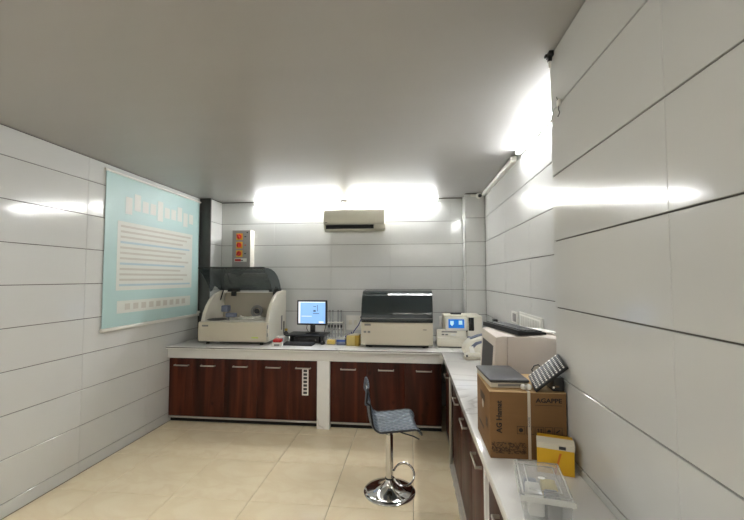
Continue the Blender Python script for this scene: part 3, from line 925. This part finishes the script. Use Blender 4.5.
# test tube rack
RKX, RKY = -0.98, 4.835
rk = thing('tube_rack', 'white test tube rack between the monitor and the closed analyser', 'rack', (RKX, RKY, CT))
MB().box(-0.105, 0.105, -0.045, 0.045, 0.0005, 0.012, 0.003).build('base', 'white_plastic', rk)
MB().box(-0.105, 0.105, -0.045, 0.045, 0.115, 0.122, 0.002).build('shelf', 'frosted', rk)
MB().box(-0.105, 0.105, -0.045, 0.045, 0.205, 0.217, 0.002).build('shelf', 'white_plastic', rk)
for s in (-1, 1):
    MB().box(s * 0.109 - 0.0035, s * 0.109 + 0.0035, -0.045, 0.045, 0.0005, 0.225, 0.002).build('side', 'frosted', rk)
tubem = MB().lathe([(0, 0), (0.006, 0.002), (0.009, 0.01), (0.009, 0.135), (0.0075, 0.135), (0.0075, 0.012), (0, 0.006)], 12).mesh('tube', 'glass_tube')
capm = MB().lathe([(0, 0), (0.0105, 0), (0.0105, 0.03), (0.008, 0.034), (0, 0.034)], 12).mesh('cap', 'dark_grey')
ordn = ['leftmost', 'second from left', 'middle', 'second from right', 'rightmost']
for k in range(5):
    t = thing('test_tube', '%s short capped tube in the front of the tube rack' % ordn[k], 'test tube', (RKX - 0.08 + 0.04 * k, RKY - 0.026, CT + 0.0135), 0, 'short tubes in the rack')
    link('glass', tubem, t)
    link('cap', capm, t, (0, 0, 0.1355))
tub2 = MB().lathe([(0, 0), (0.006, 0.002), (0.010, 0.012), (0.010, 0.33), (0.0085, 0.33), (0.0085, 0.012), (0, 0.006)], 12).mesh('tube', 'glass_tube')
capt = MB().lathe([(0, 0), (0.0105, 0), (0.0105, 0.018), (0.008, 0.021), (0, 0.021)], 12).mesh('cap', 'mid_grey')
for k, dx in enumerate((-0.08, -0.04, 0.03, 0.07)):
    t = thing('test_tube', '%s tall clear tube standing out of the tube rack' % ['leftmost', 'second from left', 'third from left', 'rightmost'][k], 'test tube',
              (RKX + dx, RKY + 0.018, CT + 0.0135), 0, 'tall tubes in the rack')
    link('glass', tub2, t)
    link('cap', capt, t, (0, 0, 0.3305))

yt = thing('sample_tub', 'clear tub of yellow tips in front of the tube rack', 'tub', (-0.955, 4.44, CT))
MB().prism([(-0.06, 0.0005), (0.06, 0.0005), (0.068, 0.075), (-0.068, 0.075)], -0.04, 0.04, 'y', 0.003).build('tub', 'clear_plastic', yt)
MB().box(-0.045, 0.052, -0.034, 0.034, 0.003, 0.055, 0.012).build('contents', 'tip_yellow', yt)
MB().box(-0.07, 0.07, -0.044, 0.044, 0.0755, 0.083, 0.003).build('lid', 'clear_plastic', yt)
bb = thing('tip_box', 'blue and clear pipette tip box beside the yellow carton', 'box', (-0.825, 4.42, CT))
MB().box(-0.052, 0.052, -0.035, 0.045, 0.0005, 0.04, 0.004).build('base', 'blue_grey', bb)
MB().box(-0.05, 0.05, -0.033, 0.043, 0.0405, 0.062, 0.003).build('tray', 'blue', bb)
MB().box(-0.05, 0.05, -0.034, 0.044, 0.0625, 0.085, 0.005).build('lid', 'frosted', bb)
pu = thing('packet', 'purple packet tucked behind the pale yellow carton', 'packet', (-0.745, 4.50, CT), R(15))
MB().prism([(-0.06, 0.0005), (0.05, 0.0005), (0.055, 0.10), (0.01, 0.12), (-0.05, 0.09)], -0.02, 0.03, 'y', 0.006).build('wrap', 'purple', pu)
MB().box(-0.03, 0.03, -0.0225, -0.0205, 0.03, 0.06).build('label_print', 'paper', pu)
fb = thing('carton', 'pale yellow open carton left of the closed analyser', 'carton', (-0.675, 4.405, CT), R(-4))
MB().box(-0.078, 0.02, -0.05, 0.06, 0.0005, 0.115, 0.004).build('body', 'foam', fb)
MB().box(0.0205, 0.07, -0.045, 0.055, 0.0005, 0.118, 0.003).build('side_pack', 'foam_side', fb)
MB().prism([(-0.07, 0.1155), (0.06, 0.1185), (0.065, 0.132), (-0.02, 0.128)], -0.03, 0.05, 'y').build('flap', 'carton_white', fb)

# plug, wall sockets and cable beside the closed analyser
so = thing('wall_socket', 'white socket plate on the back wall left of the closed analyser', 'socket', (-0.72, YB - 0.001, 0.96))
MB().box(-0.16, 0.16, -0.012, 0, 0, 0.19, 0.004).build('plate', 'white_plastic', so)
for x in (-0.1, -0.03):
    MB().box(x - 0.02, x + 0.02, -0.016, -0.0122, 0.07, 0.13, 0.002).build('switch', 'cream_light', so)
pg = thing('power_plug', 'black plug in the wall socket left of the closed analyser', 'plug', (-0.655, YB - 0.0135, 1.13))
MB().lathe([(0, 0), (0.03, 0), (0.03, 0.03), (0.018, 0.055), (0, 0.06)], 16, M=Matrix.Rotation(R(90), 4, 'X')).build('body', 'black_plastic', pg)
MB().tube([(0, -0.058, 0), (-0.01, -0.09, -0.02), (-0.04, -0.11, -0.09), (-0.09, -0.16, -0.16), (-0.10, -0.3, -0.2), (-0.085, -0.42, -0.14)], 0.006).build('lead', 'cable_blue', pg)
o = MB().tube([(-0.61, 4.95, 1.05), (-0.60, 4.95, 1.0), (-0.58, 4.95, 0.93), (-0.56, 4.95, 0.876)], 0.004).build('power_cable', 'cable_black')
tag(o, 'thin black cable dropping from the plug behind the closed analyser', 'cable')
s2 = thing('wall_socket', 'white socket box with black plug behind the touchscreen counter', 'socket', (0.405, YB - 0.001, 1.02))
MB().box(-0.055, 0.055, -0.03, 0, 0, 0.13, 0.004).build('plate', 'white_plastic', s2)
MB().box(0.0, 0.04, -0.07, -0.0305, 0.04, 0.09, 0.006).build('plug', 'black_plastic', s2)

# switchboard on the right wall
swb = thing('switchboard', 'long white switchboard plate on the right wall above the old monitor', 'switchboard', (XR - 0.001, 3.35, 1.235))
MB().box(-0.012, 0, -0.60, -0.03, 0.005, 0.135, 0.004).build('plate', 'plate_grey', swb)
MB().box(-0.016, -0.0123, -0.57, -0.06, 0.022, 0.118, 0.003).build('module_frame', 'white_plastic', swb)
for k in range(8):
    MB().box(-0.020, -0.0163, -0.555 + k * 0.06, -0.503 + k * 0.06, 0.03, 0.11, 0.002).build('switch', 'plate_grey', swb)
MB().box(-0.012, 0, 0.02, 0.22, 0.02, 0.12, 0.003).build('side_plate', 'plate_grey', swb)
MB().box(-0.016, -0.0123, 0.07, 0.17, 0.035, 0.105, 0.003).build('socket', 'mid_grey', swb)
plg = thing('power_plug', 'black plug with a short lead on the right wall near the corner', 'plug', (XR - 0.001, 4.22, 1.19))
MB().box(-0.045, 0, -0.05, 0.035, -0.022, 0.022, 0.008).build('body', 'black_plastic', plg)
MB().tube([(-0.03, -0.045, 0.0), (-0.04, -0.1, -0.01), (-0.04, -0.2, -0.06), (-0.03, -0.3, -0.16), (-0.03, -0.36, -0.3)], 0.005).build('lead', 'dark_grey', plg)

# ------------------------------------------------------------------ small printer on the right worktop
pr = thing('label_printer', 'rounded white and grey-blue printer on the right worktop', 'printer', (0.64, 3.98, CT), R(0))
prof = [(-0.11, 0.0005), (-0.13, 0.04), (-0.125, 0.085), (-0.095, 0.13), (-0.05, 0.163), (0.02, 0.19), (0.09, 0.208), (0.15, 0.21), (0.15, 0.0005)]
MB().prism(prof, -0.10, 0.12, 'y', 0.012).build('body', 'cream_light', pr)
MB().prism([(-0.07, 0.06), (-0.06, 0.11), (-0.02, 0.145), (0.05, 0.165), (0.12, 0.17), (0.12, 0.15), (0.05, 0.142), (-0.005, 0.12), (-0.035, 0.09), (-0.04, 0.06)], -0.106, -0.0985, 'y').build('side_band', 'blue_grey', pr)
MB().prism([(-0.055, 0.1615), (0.02, 0.1905), (0.09, 0.2085), (0.09, 0.215), (0.015, 0.198), (-0.06, 0.168)], -0.03, 0.06, 'y').build('top_band', 'blue_grey', pr)
ds = thing('tape_dispenser', 'cream desk dispenser with a paper strip in front of the rounded printer', 'dispenser', (0.56, 3.77, CT), R(8))
MB().box(-0.065, 0.085, -0.05, 0.05, 0.0005, 0.03, 0.006).build('base', 'warm_grey', ds)
MB().prism([(-0.06, 0.0305), (0.08, 0.0305), (0.075, 0.06), (-0.02, 0.065), (-0.055, 0.05)], -0.035, 0.035, 'y', 0.004).build('housing', 'cream_light', ds)
MB().prism([(-0.01, 0.066), (0.035, 0.066), (0.02, 0.125), (-0.02, 0.12)], -0.01, -0.004, 'y').build('paper_strip', 'paper', ds)
MB().cyl((-0.05, -0.04, 0.031), (-0.05, -0.04, 0.05), 0.008).build('button', 'dark_grey', ds)

# ------------------------------------------------------------------ old tube monitor with keyboard on top
cm = thing('tube_monitor', 'old cream tube monitor facing left behind the cardboard carton', 'monitor', (0.64, 2.36, CT))
MB().prism([(-0.215, 0.03), (-0.185, 0.455), (-0.15, 0.465), (-0.125, 0.463), (-0.13, 0.03)], -0.205, 0.205, 'y', 0.008).build('front_bezel', 'crt_plastic', cm)
MB().prism([(-0.1305, 0.05), (-0.125, 0.462), (0.05, 0.464), (0.235, 0.435), (0.235, 0.10), (0.05, 0.05)], -0.198, 0.198, 'y', 0.012).build('case', 'crt_plastic', cm)
# glass, raked like the bezel
gm = MB()
gm.prism([(-0.2075, 0.13), (-0.2098, 0.13), (-0.1908, 0.40), (-0.188, 0.40)], -0.15, 0.15, 'y')
gm.build('screen_glass', 'dark_grey', cm)
MB().box(-0.218, -0.2125, -0.12, 0.06, 0.065, 0.08, 0.002).build('controls', 'mid_grey', cm)
MB().lathe([(0, 0.0005), (0.14, 0.0005), (0.14, 0.015), (0.09, 0.03), (0, 0.0495)], 24, (-0.02, 0, 0)).build('swivel_foot', 'crt_plastic', cm)
MB().box(0.06, 0.2, -0.1995, -0.1982, 0.30, 0.306).build('vent', 'mid_grey', cm)
kb2 = keyboard('black keyboard lying on top of the old tube monitor', (0.60, 2.395, CT + 0.467), R(104), 0.45, 0.165, 15, 6)
pp = MB().box(-0.05, 0.09, -0.06, 0.10, 0, 0.0015).build('paper_sheet', 'paper', None, (0.765, 2.40, CT + 0.4662), (0, R(7), R(8)))  # thin white patch standing for light on the monitor's top
tag(pp, 'white sheet of paper beside the keyboard on the old monitor', 'paper')

# ------------------------------------------------------------------ cardboard carton and the things on it
cb = thing('cardboard_carton', 'large brown cardboard carton with black print and a white strap', 'carton', (0.494, 1.89, CT))
BX0, BX1, BY0, BY1, BZ = -0.16, 0.16, -0.16, 0.16, 0.283
MB().box(BX0, BX1, BY0, BY1, 0.0005, BZ, 0.003).build('body', 'cardboard', cb)
MB().box(BX0 - 0.001, BX1 + 0.001, BY0 - 0.001, -0.003, BZ + 0.0002, BZ + 0.004, 0.001).build('top_flap', 'card_top', cb)
MB().box(BX0 - 0.001, BX1 + 0.001, 0.003, BY1 + 0.001, BZ + 0.0002, BZ + 0.004, 0.001).build('top_flap', 'card_top', cb)
FY = BY0 - 0.0004
text_mesh('print_lettering', 'AG Hamat', 0.032, 'print_black', cb, (-0.12, FY, 0.178), (R(90), R(-90), 0), sx=0.98, bold=0.0009)
text_mesh('print_lettering', 'AGAPPE', 0.026, 'print_black', cb, (0.088, FY, 0.252), (R(90), 0, 0), sx=1.15, bold=0.0007)
MB().box(0.03, 0.142, FY - 0.0006, FY, 0.232, 0.2335).build('print_rule', 'print_black', cb)
for k in range(5):
    x = -0.03 + k * 0.0385
    ic = MB()
    z0, s, w = 0.108, 0.033, 0.0016
    ic.box(x - s / 2, x + s / 2, FY - 0.0006, FY, z0, z0 + w)
    ic.box(x - s / 2, x + s / 2, FY - 0.0006, FY, z0 + s - w, z0 + s)
    ic.box(x - s / 2, x - s / 2 + w, FY - 0.0006, FY, z0 + w, z0 + s - w)
    ic.box(x + s / 2 - w, x + s / 2, FY - 0.0006, FY, z0 + w, z0 + s - w)
    if k == 0:
        ic.prism([(x + 0.009 * math.cos(a), z0 + s / 2 + 0.009 * math.sin(a)) for a in [math.pi * 2 * i / 12 for i in range(12)]], FY - 0.0006, FY, 'y')
    elif k == 1:
        ic.prism([(x - 0.007, z0 + 0.026), (x + 0.007, z0 + 0.026), (x + 0.002, z0 + 0.014), (x + 0.002, z0 + 0.007), (x + 0.006, z0 + 0.005), (x - 0.006, z0 + 0.005), (x - 0.002, z0 + 0.007), (x - 0.002, z0 + 0.014)], FY - 0.0006, FY, 'y')
    elif k == 2:
        for dx in (-0.007, 0.005):
            ic.box(x + dx, x + dx + 0.003, FY - 0.0006, FY, z0 + 0.008, z0 + 0.02)
            ic.prism([(x + dx - 0.003, z0 + 0.02), (x + dx + 0.006, z0 + 0.02), (x + dx + 0.0015, z0 + 0.027)], FY - 0.0006, FY, 'y')
        ic.box(x - 0.01, x + 0.011, FY - 0.0006, FY, z0 + 0.005, z0 + 0.007)
    elif k == 3:
        ic.prism([(x - 0.009, z0 + 0.012), (x + 0.005, z0 + 0.012), (x + 0.009, z0 + 0.018), (x, z0 + 0.024), (x - 0.006, z0 + 0.018)], FY - 0.0006, FY, 'y')
    else:
        ic.prism([(x - 0.008, z0 + 0.008), (x + 0.008, z0 + 0.02), (x + 0.005, z0 + 0.024), (x - 0.009, z0 + 0.013)], FY - 0.0006, FY, 'y')
    ic.build('print_icon', 'print_black', cb)
# mottled dark printed band low on the front: short broken marks
bm_ = MB()
for k in range(260):
    x = random.uniform(-0.155, -0.012)
    z = random.uniform(0.022, 0.068)
    w = random.uniform(0.003, 0.008)
    bm_.box(x, x + w, FY - 0.0005, FY, z, z + random.uniform(0.002, 0.004))
bm_.build('print_small_lines', 'print_brown', cb)['kind'] = 'stuff'
MB().box(-0.001, 0.011, FY - 0.002, FY - 0.0008, 0.002, BZ + 0.0045).build('strap', 'strap', cb)
MB().box(-0.001, 0.011, FY - 0.002, BY1, BZ + 0.0046, BZ + 0.0058).build('strap', 'strap', cb)
text_mesh('strap_lettering', 'AGAPPE', 0.012, 'mid_grey', cb, (0.005, FY - 0.0025, 0.16), (R(90), R(-90), 0))
# left side: handle slot outlines and a round white label
SX = BX0 - 0.0004
MB().box(SX - 0.0008, SX, -0.05, 0.06, 0.20, 0.235).build('hand_hole', 'print_brown', cb)
MB().prism([(0.0 + 0.02 * math.cos(a), 0.185 + 0.02 * math.sin(a)) for a in [math.pi * 2 * i / 16 for i in range(16)]], SX - 0.0008, SX, 'x').build('round_label', 'strap', cb)
MB().box(SX - 0.0008, SX, -0.11, -0.07, 0.11, 0.15).build('side_print', 'print_brown', cb)
MB().box(SX - 0.0008, SX, -0.02, 0.10, 0.07, 0.082).build('side_print', 'print_brown', cb)

TOP = CT + BZ + 0.0062
fs = thing('flatbed_device', 'flat black-topped device with cream sides lying on the cardboard carton', 'device', (0.423, 1.90, TOP), R(3))
MB().box(-0.082, 0.085, -0.125, 0.15, 0.0005, 0.024, 0.004).build('base', 'cream', fs)
MB().box(-0.087, 0.088, -0.13, 0.155, 0.0245, 0.038, 0.006).build('lid', 'dark_grey', fs)
MB().box(-0.05, 0.05, -0.1265, -0.1252, 0.008, 0.018).build('front_strip', 'mid_grey', fs)
for k, (x, y) in enumerate(((0.484, 1.757), (0.508, 1.757))):
    b = thing('cotton_ball', ['left one of two white balls at the front of the flat device', 'right one of two white balls, next to the striped rack'][k],
              'ball', (x, y, TOP), 0, 'white balls on the carton')
    MB().sphere((0, 0, 0.0125), 0.0125, (1, 1, 0.95)).build('ball', 'white_plastic', b)

# dark carton and striped rack leaning on it
dc = thing('small_carton', 'small dark carton on the cardboard carton beneath the striped rack', 'carton', (0.60, 1.80, TOP))
MB().box(0.005, 0.05, -0.06, 0.045, 0.0005, 0.06, 0.003).build('body', 'black_plastic', dc)
MB().box(0.012, 0.03, -0.0612, -0.0602, 0.018, 0.026).build('label_print', 'print_brown', dc)
MB().box(0.002, 0.01, -0.0618, -0.0613, 0.014, 0.022).build('label_print', 'paper', dc)
u = Vector((0.125, -0.035, 0.115)).normalized()
vv = Vector((0.02, 0.98, 0.14))
n = u.cross(vv).normalized()
vv = n.cross(u).normalized()
Mr = Matrix((u, vv, n)).transposed().to_4x4()
sr = bpy.data.objects.new('striped_rack', None)
COL.objects.link(sr)
sr.matrix_world = Matrix.Translation((0.5215, 1.722, TOP + 0.0075)) @ Mr
tag(sr, 'tilted black tube rack with rows of white slots on the carton', 'rack')
RL, RW = 0.17, 0.138
MB().box(0, RL, 0, RW, -0.012, 0.0, 0.002).build('frame', 'black_plastic', sr)
for k in range(9):
    x = 0.010 + k * 0.0178
    b = MB().box(x, x + 0.0075, 0.005, RW - 0.005, 0.0003, 0.004, 0.001).build('row', 'white_plastic', sr)
    for j in range(8):
        y = 0.012 + j * 0.0145
        MB().box(x - 0.001, x + 0.0085, y, y + 0.0035, 0.0003, 0.0055).build('divider', 'black_plastic', b)
MB().tube([(0.03, RW, -0.004), (0.03, RW + 0.018, 0.004), (0.05, RW + 0.026, 0.008), (0.07, RW + 0.018, 0.004), (0.07, RW, -0.004)], 0.003, 8).build('carry_loop', 'black_plastic', sr)

# ------------------------------------------------------------------ yellow carton and clear tub
yc = thing('carton', 'yellow carton with torn white edge in front of the cardboard carton', 'carton', (0.565, 1.645, CT), R(-16))
MB().box(-0.06, 0.075, -0.03, 0.045, 0.0005, 0.118, 0.002).build('body', 'carton_yellow', yc)
MB().prism([(-0.0315, 0.098), (-0.0315, 0.119), (0.0, 0.132), (0.005, 0.119), (-0.0303, 0.1185), (-0.0303, 0.098)], -0.061, 0.077, 'x').build('torn_flap', 'carton_white', yc)
MB().box(-0.058, 0.075, 0.0055, 0.047, 0.1185, 0.127, 0.002).build('top', 'carton_yellow', yc)
MB().prism([(0.0, 0.0), (0.008, 0.0), (0.03, 0.085), (0.022, 0.085)], -0.0306, -0.0302, 'y').build('print_band', 'carton_orange', yc)
MB().box(0.02, 0.045, -0.0325, -0.0317, 0.101, 0.113).build('print_mark', 'dark_grey', yc)

cpt = thing('clear_tub', 'clear plastic tub with a clipped lid at the worktop edge', 'tub', (0.436, 1.385, CT), R(-9.5))


def taper(m, w0, d0, z0, w1, d1, z1):
    vs = [m.bm.verts.new(p) for p in ((-w0, -d0, z0), (w0, -d0, z0), (w0, d0, z0), (-w0, d0, z0), (-w1, -d1, z1), (w1, -d1, z1), (w1, d1, z1), (-w1, d1, z1))]
    for q in ((0, 3, 2, 1), (0, 1, 5, 4), (1, 2, 6, 5), (2, 3, 7, 6), (3, 0, 4, 7)):
        m.bm.faces.new([vs[i] for i in q])
    es = [e for e in m.bm.edges if e.is_valid]
    return m


tm_ = taper(MB(), 0.066, 0.108, 0.001, 0.073, 0.116, 0.086)
tb_o = tm_.build('tub', 'clear_plastic', cpt)
sm_ = tb_o.modifiers.new('solid', 'SOLIDIFY')
sm_.thickness = 0.0015
for k, (x0, x1, y0, y1, z1, mm) in enumerate(((-0.05, 0.0, -0.07, 0.05, 0.06, 'paper'), (0.005, 0.05, -0.08, 0.0, 0.066, 'mid_grey'), (0.005, 0.055, 0.01, 0.08, 0.062, 'foam'), (-0.05, -0.005, 0.055, 0.09, 0.055, 'blue_grey'))):
    MB().box(x0, x1, y0, y1, 0.004, z1, 0.008).build('contents', mm, cpt)
lid_ = MB()
lid_.box(-0.078, 0.078, -0.122, 0.122, 0.087, 0.097, 0.004)
lo = lid_.build('lid', 'clear_plastic', cpt)
MB().tube([(-0.07, -0.114, 0.099), (0.07, -0.114, 0.099), (0.07, 0.114, 0.099), (-0.07, 0.114, 0.099)], 0.003, 8, True).build('lid_ridge', 'frosted', lo)
MB().tube([(-0.048, -0.085, 0.0985), (0.048, -0.085, 0.0985), (0.048, 0.085, 0.0985), (-0.048, 0.085, 0.0985)], 0.0022, 8, True).build('lid_ridge', 'frosted', lo)
MB().prism([(0.012 * math.cos(a), 0.008 * math.sin(a)) for a in [2 * math.pi * i / 16 for i in range(16)]], 0.0975, 0.0985, 'z').build('lid_mark', 'paper', lo)
MB().box(-0.08, 0.08, -0.126, -0.1223, 0.078, 0.096, 0.001).build('clip', 'frosted', lo)
MB().box(-0.082, -0.0783, -0.08, 0.08, 0.078, 0.096, 0.001).build('clip', 'frosted', lo)

# ------------------------------------------------------------------ bar stool
bs = thing('bar_stool', 'low bar stool with woven grey seat on a chrome trumpet base', 'stool', (-0.181, 3.012, 0), R(8.5))
MB().lathe([(0, 0.0005), (0.197, 0.0005), (0.2, 0.006), (0.197, 0.012), (0.165, 0.018), (0.12, 0.028), (0.08, 0.043), (0.052, 0.062), (0.036, 0.085), (0.03, 0.1), (0, 0.1)], 64).build('base', 'chrome', bs, angle=60)
MB().cyl((0, 0, 0.1005), (0, 0, 0.44), 0.0295, 28).build('column', 'chrome', bs)
MB().cyl((0, 0, 0.4405), (0, 0, 0.495), 0.0225, 28).build('piston', 'chrome', bs)
MB().lathe([(0.0296, 0.0), (0.034, 0.002), (0.034, 0.010), (0.0296, 0.013)], 24, (0, 0, 0.101)).build('collar', 'black_plastic', bs)
MB().box(-0.085, 0.085, -0.085, 0.085, 0.4955, 0.507, 0.003).build('seat_plate', 'black_plastic', bs)
MB().tube([(0.03, -0.04, 0.490), (0.09, -0.12, 0.492), (0.16, -0.18, 0.492), (0.20, -0.20, 0.478)], 0.005, 8).build('lift_lever', 'black_plastic', bs)
# seat shell: profile in x (front is +x) and z, woven relief
prof = []
for i in range(13):
    t = i / 12
    prof.append((-0.160 + 0.004 * t - 0.012 * math.sin(t * math.pi), 0.835 - 0.22 * t))
for i in range(1, 9):
    a = math.pi / 2 * i / 8
    prof.append((-0.156 + 0.085 * (1 - math.cos(a)), 0.615 - 0.095 * math.sin(a)))
for i in range(1, 13):
    t = i / 12
    prof.append((-0.071 + 0.243 * t, 0.52 + 0.018 * t))
for i in range(1, 6):
    a = math.pi / 2 * i / 5
    prof.append((0.172 + 0.035 * math.sin(a), 0.538 - 0.035 * (1 - math.cos(a))))
# resample evenly
P = [Vector(p) for p in prof]
L = [0]
for a, b in zip(P, P[1:]):
    L.append(L[-1] + (b - a).length)
NU, NV = 130, 60


def at(s):
    for k in range(len(P) - 1):
        if s <= L[k + 1] + 1e-9:
            return P[k].lerp(P[k + 1], (s - L[k]) / (L[k + 1] - L[k]))
    return P[-1]


pos = [at(L[-1] * i / (NU - 1)) for i in range(NU)]
bm = bmesh.new()
grid = []
WH = 0.215
for i, p in enumerate(pos):
    d = pos[min(i + 1, NU - 1)] - pos[max(i - 1, 0)]
    d.normalize()
    nn = Vector((-d.y, d.x))
    if nn.y < 0 or (abs(nn.y) < 0.2 and nn.x < 0):
        nn = -nn
    s = L[-1] * i / (NU - 1)
    row = []
    for j in range(NV):
        v = -1 + 2 * j / (NV - 1)
        # rounded top and front corners
        e0 = min(1.0, s / 0.09)
        e1 = min(1.0, (L[-1] - s) / 0.06)
        w = WH * (0.86 + 0.14 * math.sqrt(max(0, 1 - (1 - e0) ** 2))) * (0.9 + 0.1 * math.sqrt(max(0, 1 - (1 - e1) ** 2)))
        if s < 0.28:
            w *= 0.93 + 0.07 * s / 0.28
        y = v * w
        weave = math.sin(s * 2 * math.pi / 0.062) * math.sin(y * 2 * math.pi / 0.062)
        h = 0.0038 * weave * min(1, (1 - abs(v)) * 12)
        cup = 0.018 * abs(v) ** 3
        q = p + nn * (h + cup)
        row.append(bm.verts.new((q.x, y, q.y)))
    grid.append(row)
for i in range(NU - 1):
    for j in range(NV - 1):
        s = L[-1] * i / (NU - 1)
        v = -1 + 2 * (j + 0.5) / (NV - 1)
        if 0.035 < s < 0.085 and abs(v) < 0.38:      # grip slot near the top of the back
            continue
        bm.faces.new([grid[i][j], grid[i][j + 1], grid[i + 1][j + 1], grid[i + 1][j]])
m = MB()
m.bm.free()
m.bm = bm
seat = m.build('seat_shell', 'seat_plastic', bs, angle=60)
sl = seat.modifiers.new('solid', 'SOLIDIFY')
sl.thickness = 0.010
sl.offset = 1.0 if False else -1.0
# dark rim round the near and far edges
for jj in (0, NV - 1):
    pass
edge_pts = {}
for sgn in (-1, 1):
    pts = []
    for i in range(0, NU, 3):
        p = pos[i]
        d = pos[min(i + 1, NU - 1)] - pos[max(i - 1, 0)]
        d.normalize()
        nn = Vector((-d.y, d.x))
        if nn.y < 0 or (abs(nn.y) < 0.2 and nn.x < 0):
            nn = -nn
        s = L[-1] * i / (NU - 1)
        e0 = min(1.0, s / 0.09)
        e1 = min(1.0, (L[-1] - s) / 0.06)
        w = WH * (0.86 + 0.14 * math.sqrt(max(0, 1 - (1 - e0) ** 2))) * (0.9 + 0.1 * math.sqrt(max(0, 1 - (1 - e1) ** 2)))
        if s < 0.28:
            w *= 0.93 + 0.07 * s / 0.28
        q = p + nn * 0.013
        pts.append((q.x, sgn * w, q.y))
    MB().tube(pts, 0.0075, 8).build('seat_rim', 'seat_edge', bs)
# metal grip ring round the slot
ring = [(-0.176, 0.088 * math.cos(a), 0.778 + 0.034 * math.sin(a)) for a in [2 * math.pi * i / 28 for i in range(28)]]
MB().tube([(p[0], p[1], p[2]) for p in ring], 0.006, 8, True).build('grip_ring', 'chrome', bs)
# foot ring
fr = []
for i in range(25):
    a = -math.pi * 0.88 + 2 * math.pi * 0.88 * i / 24
    fr.append((0.108 + 0.080 * math.cos(a), -0.03 + 0.082 * math.sin(a) * 0.5, 0.145 + 0.066 * math.sin(a)))
fr = [(0.027, -0.015, 0.118)] + fr + [(0.027, -0.005, 0.168)]
MB().tube(fr, 0.008, 10).build('foot_ring', 'chrome', bs)
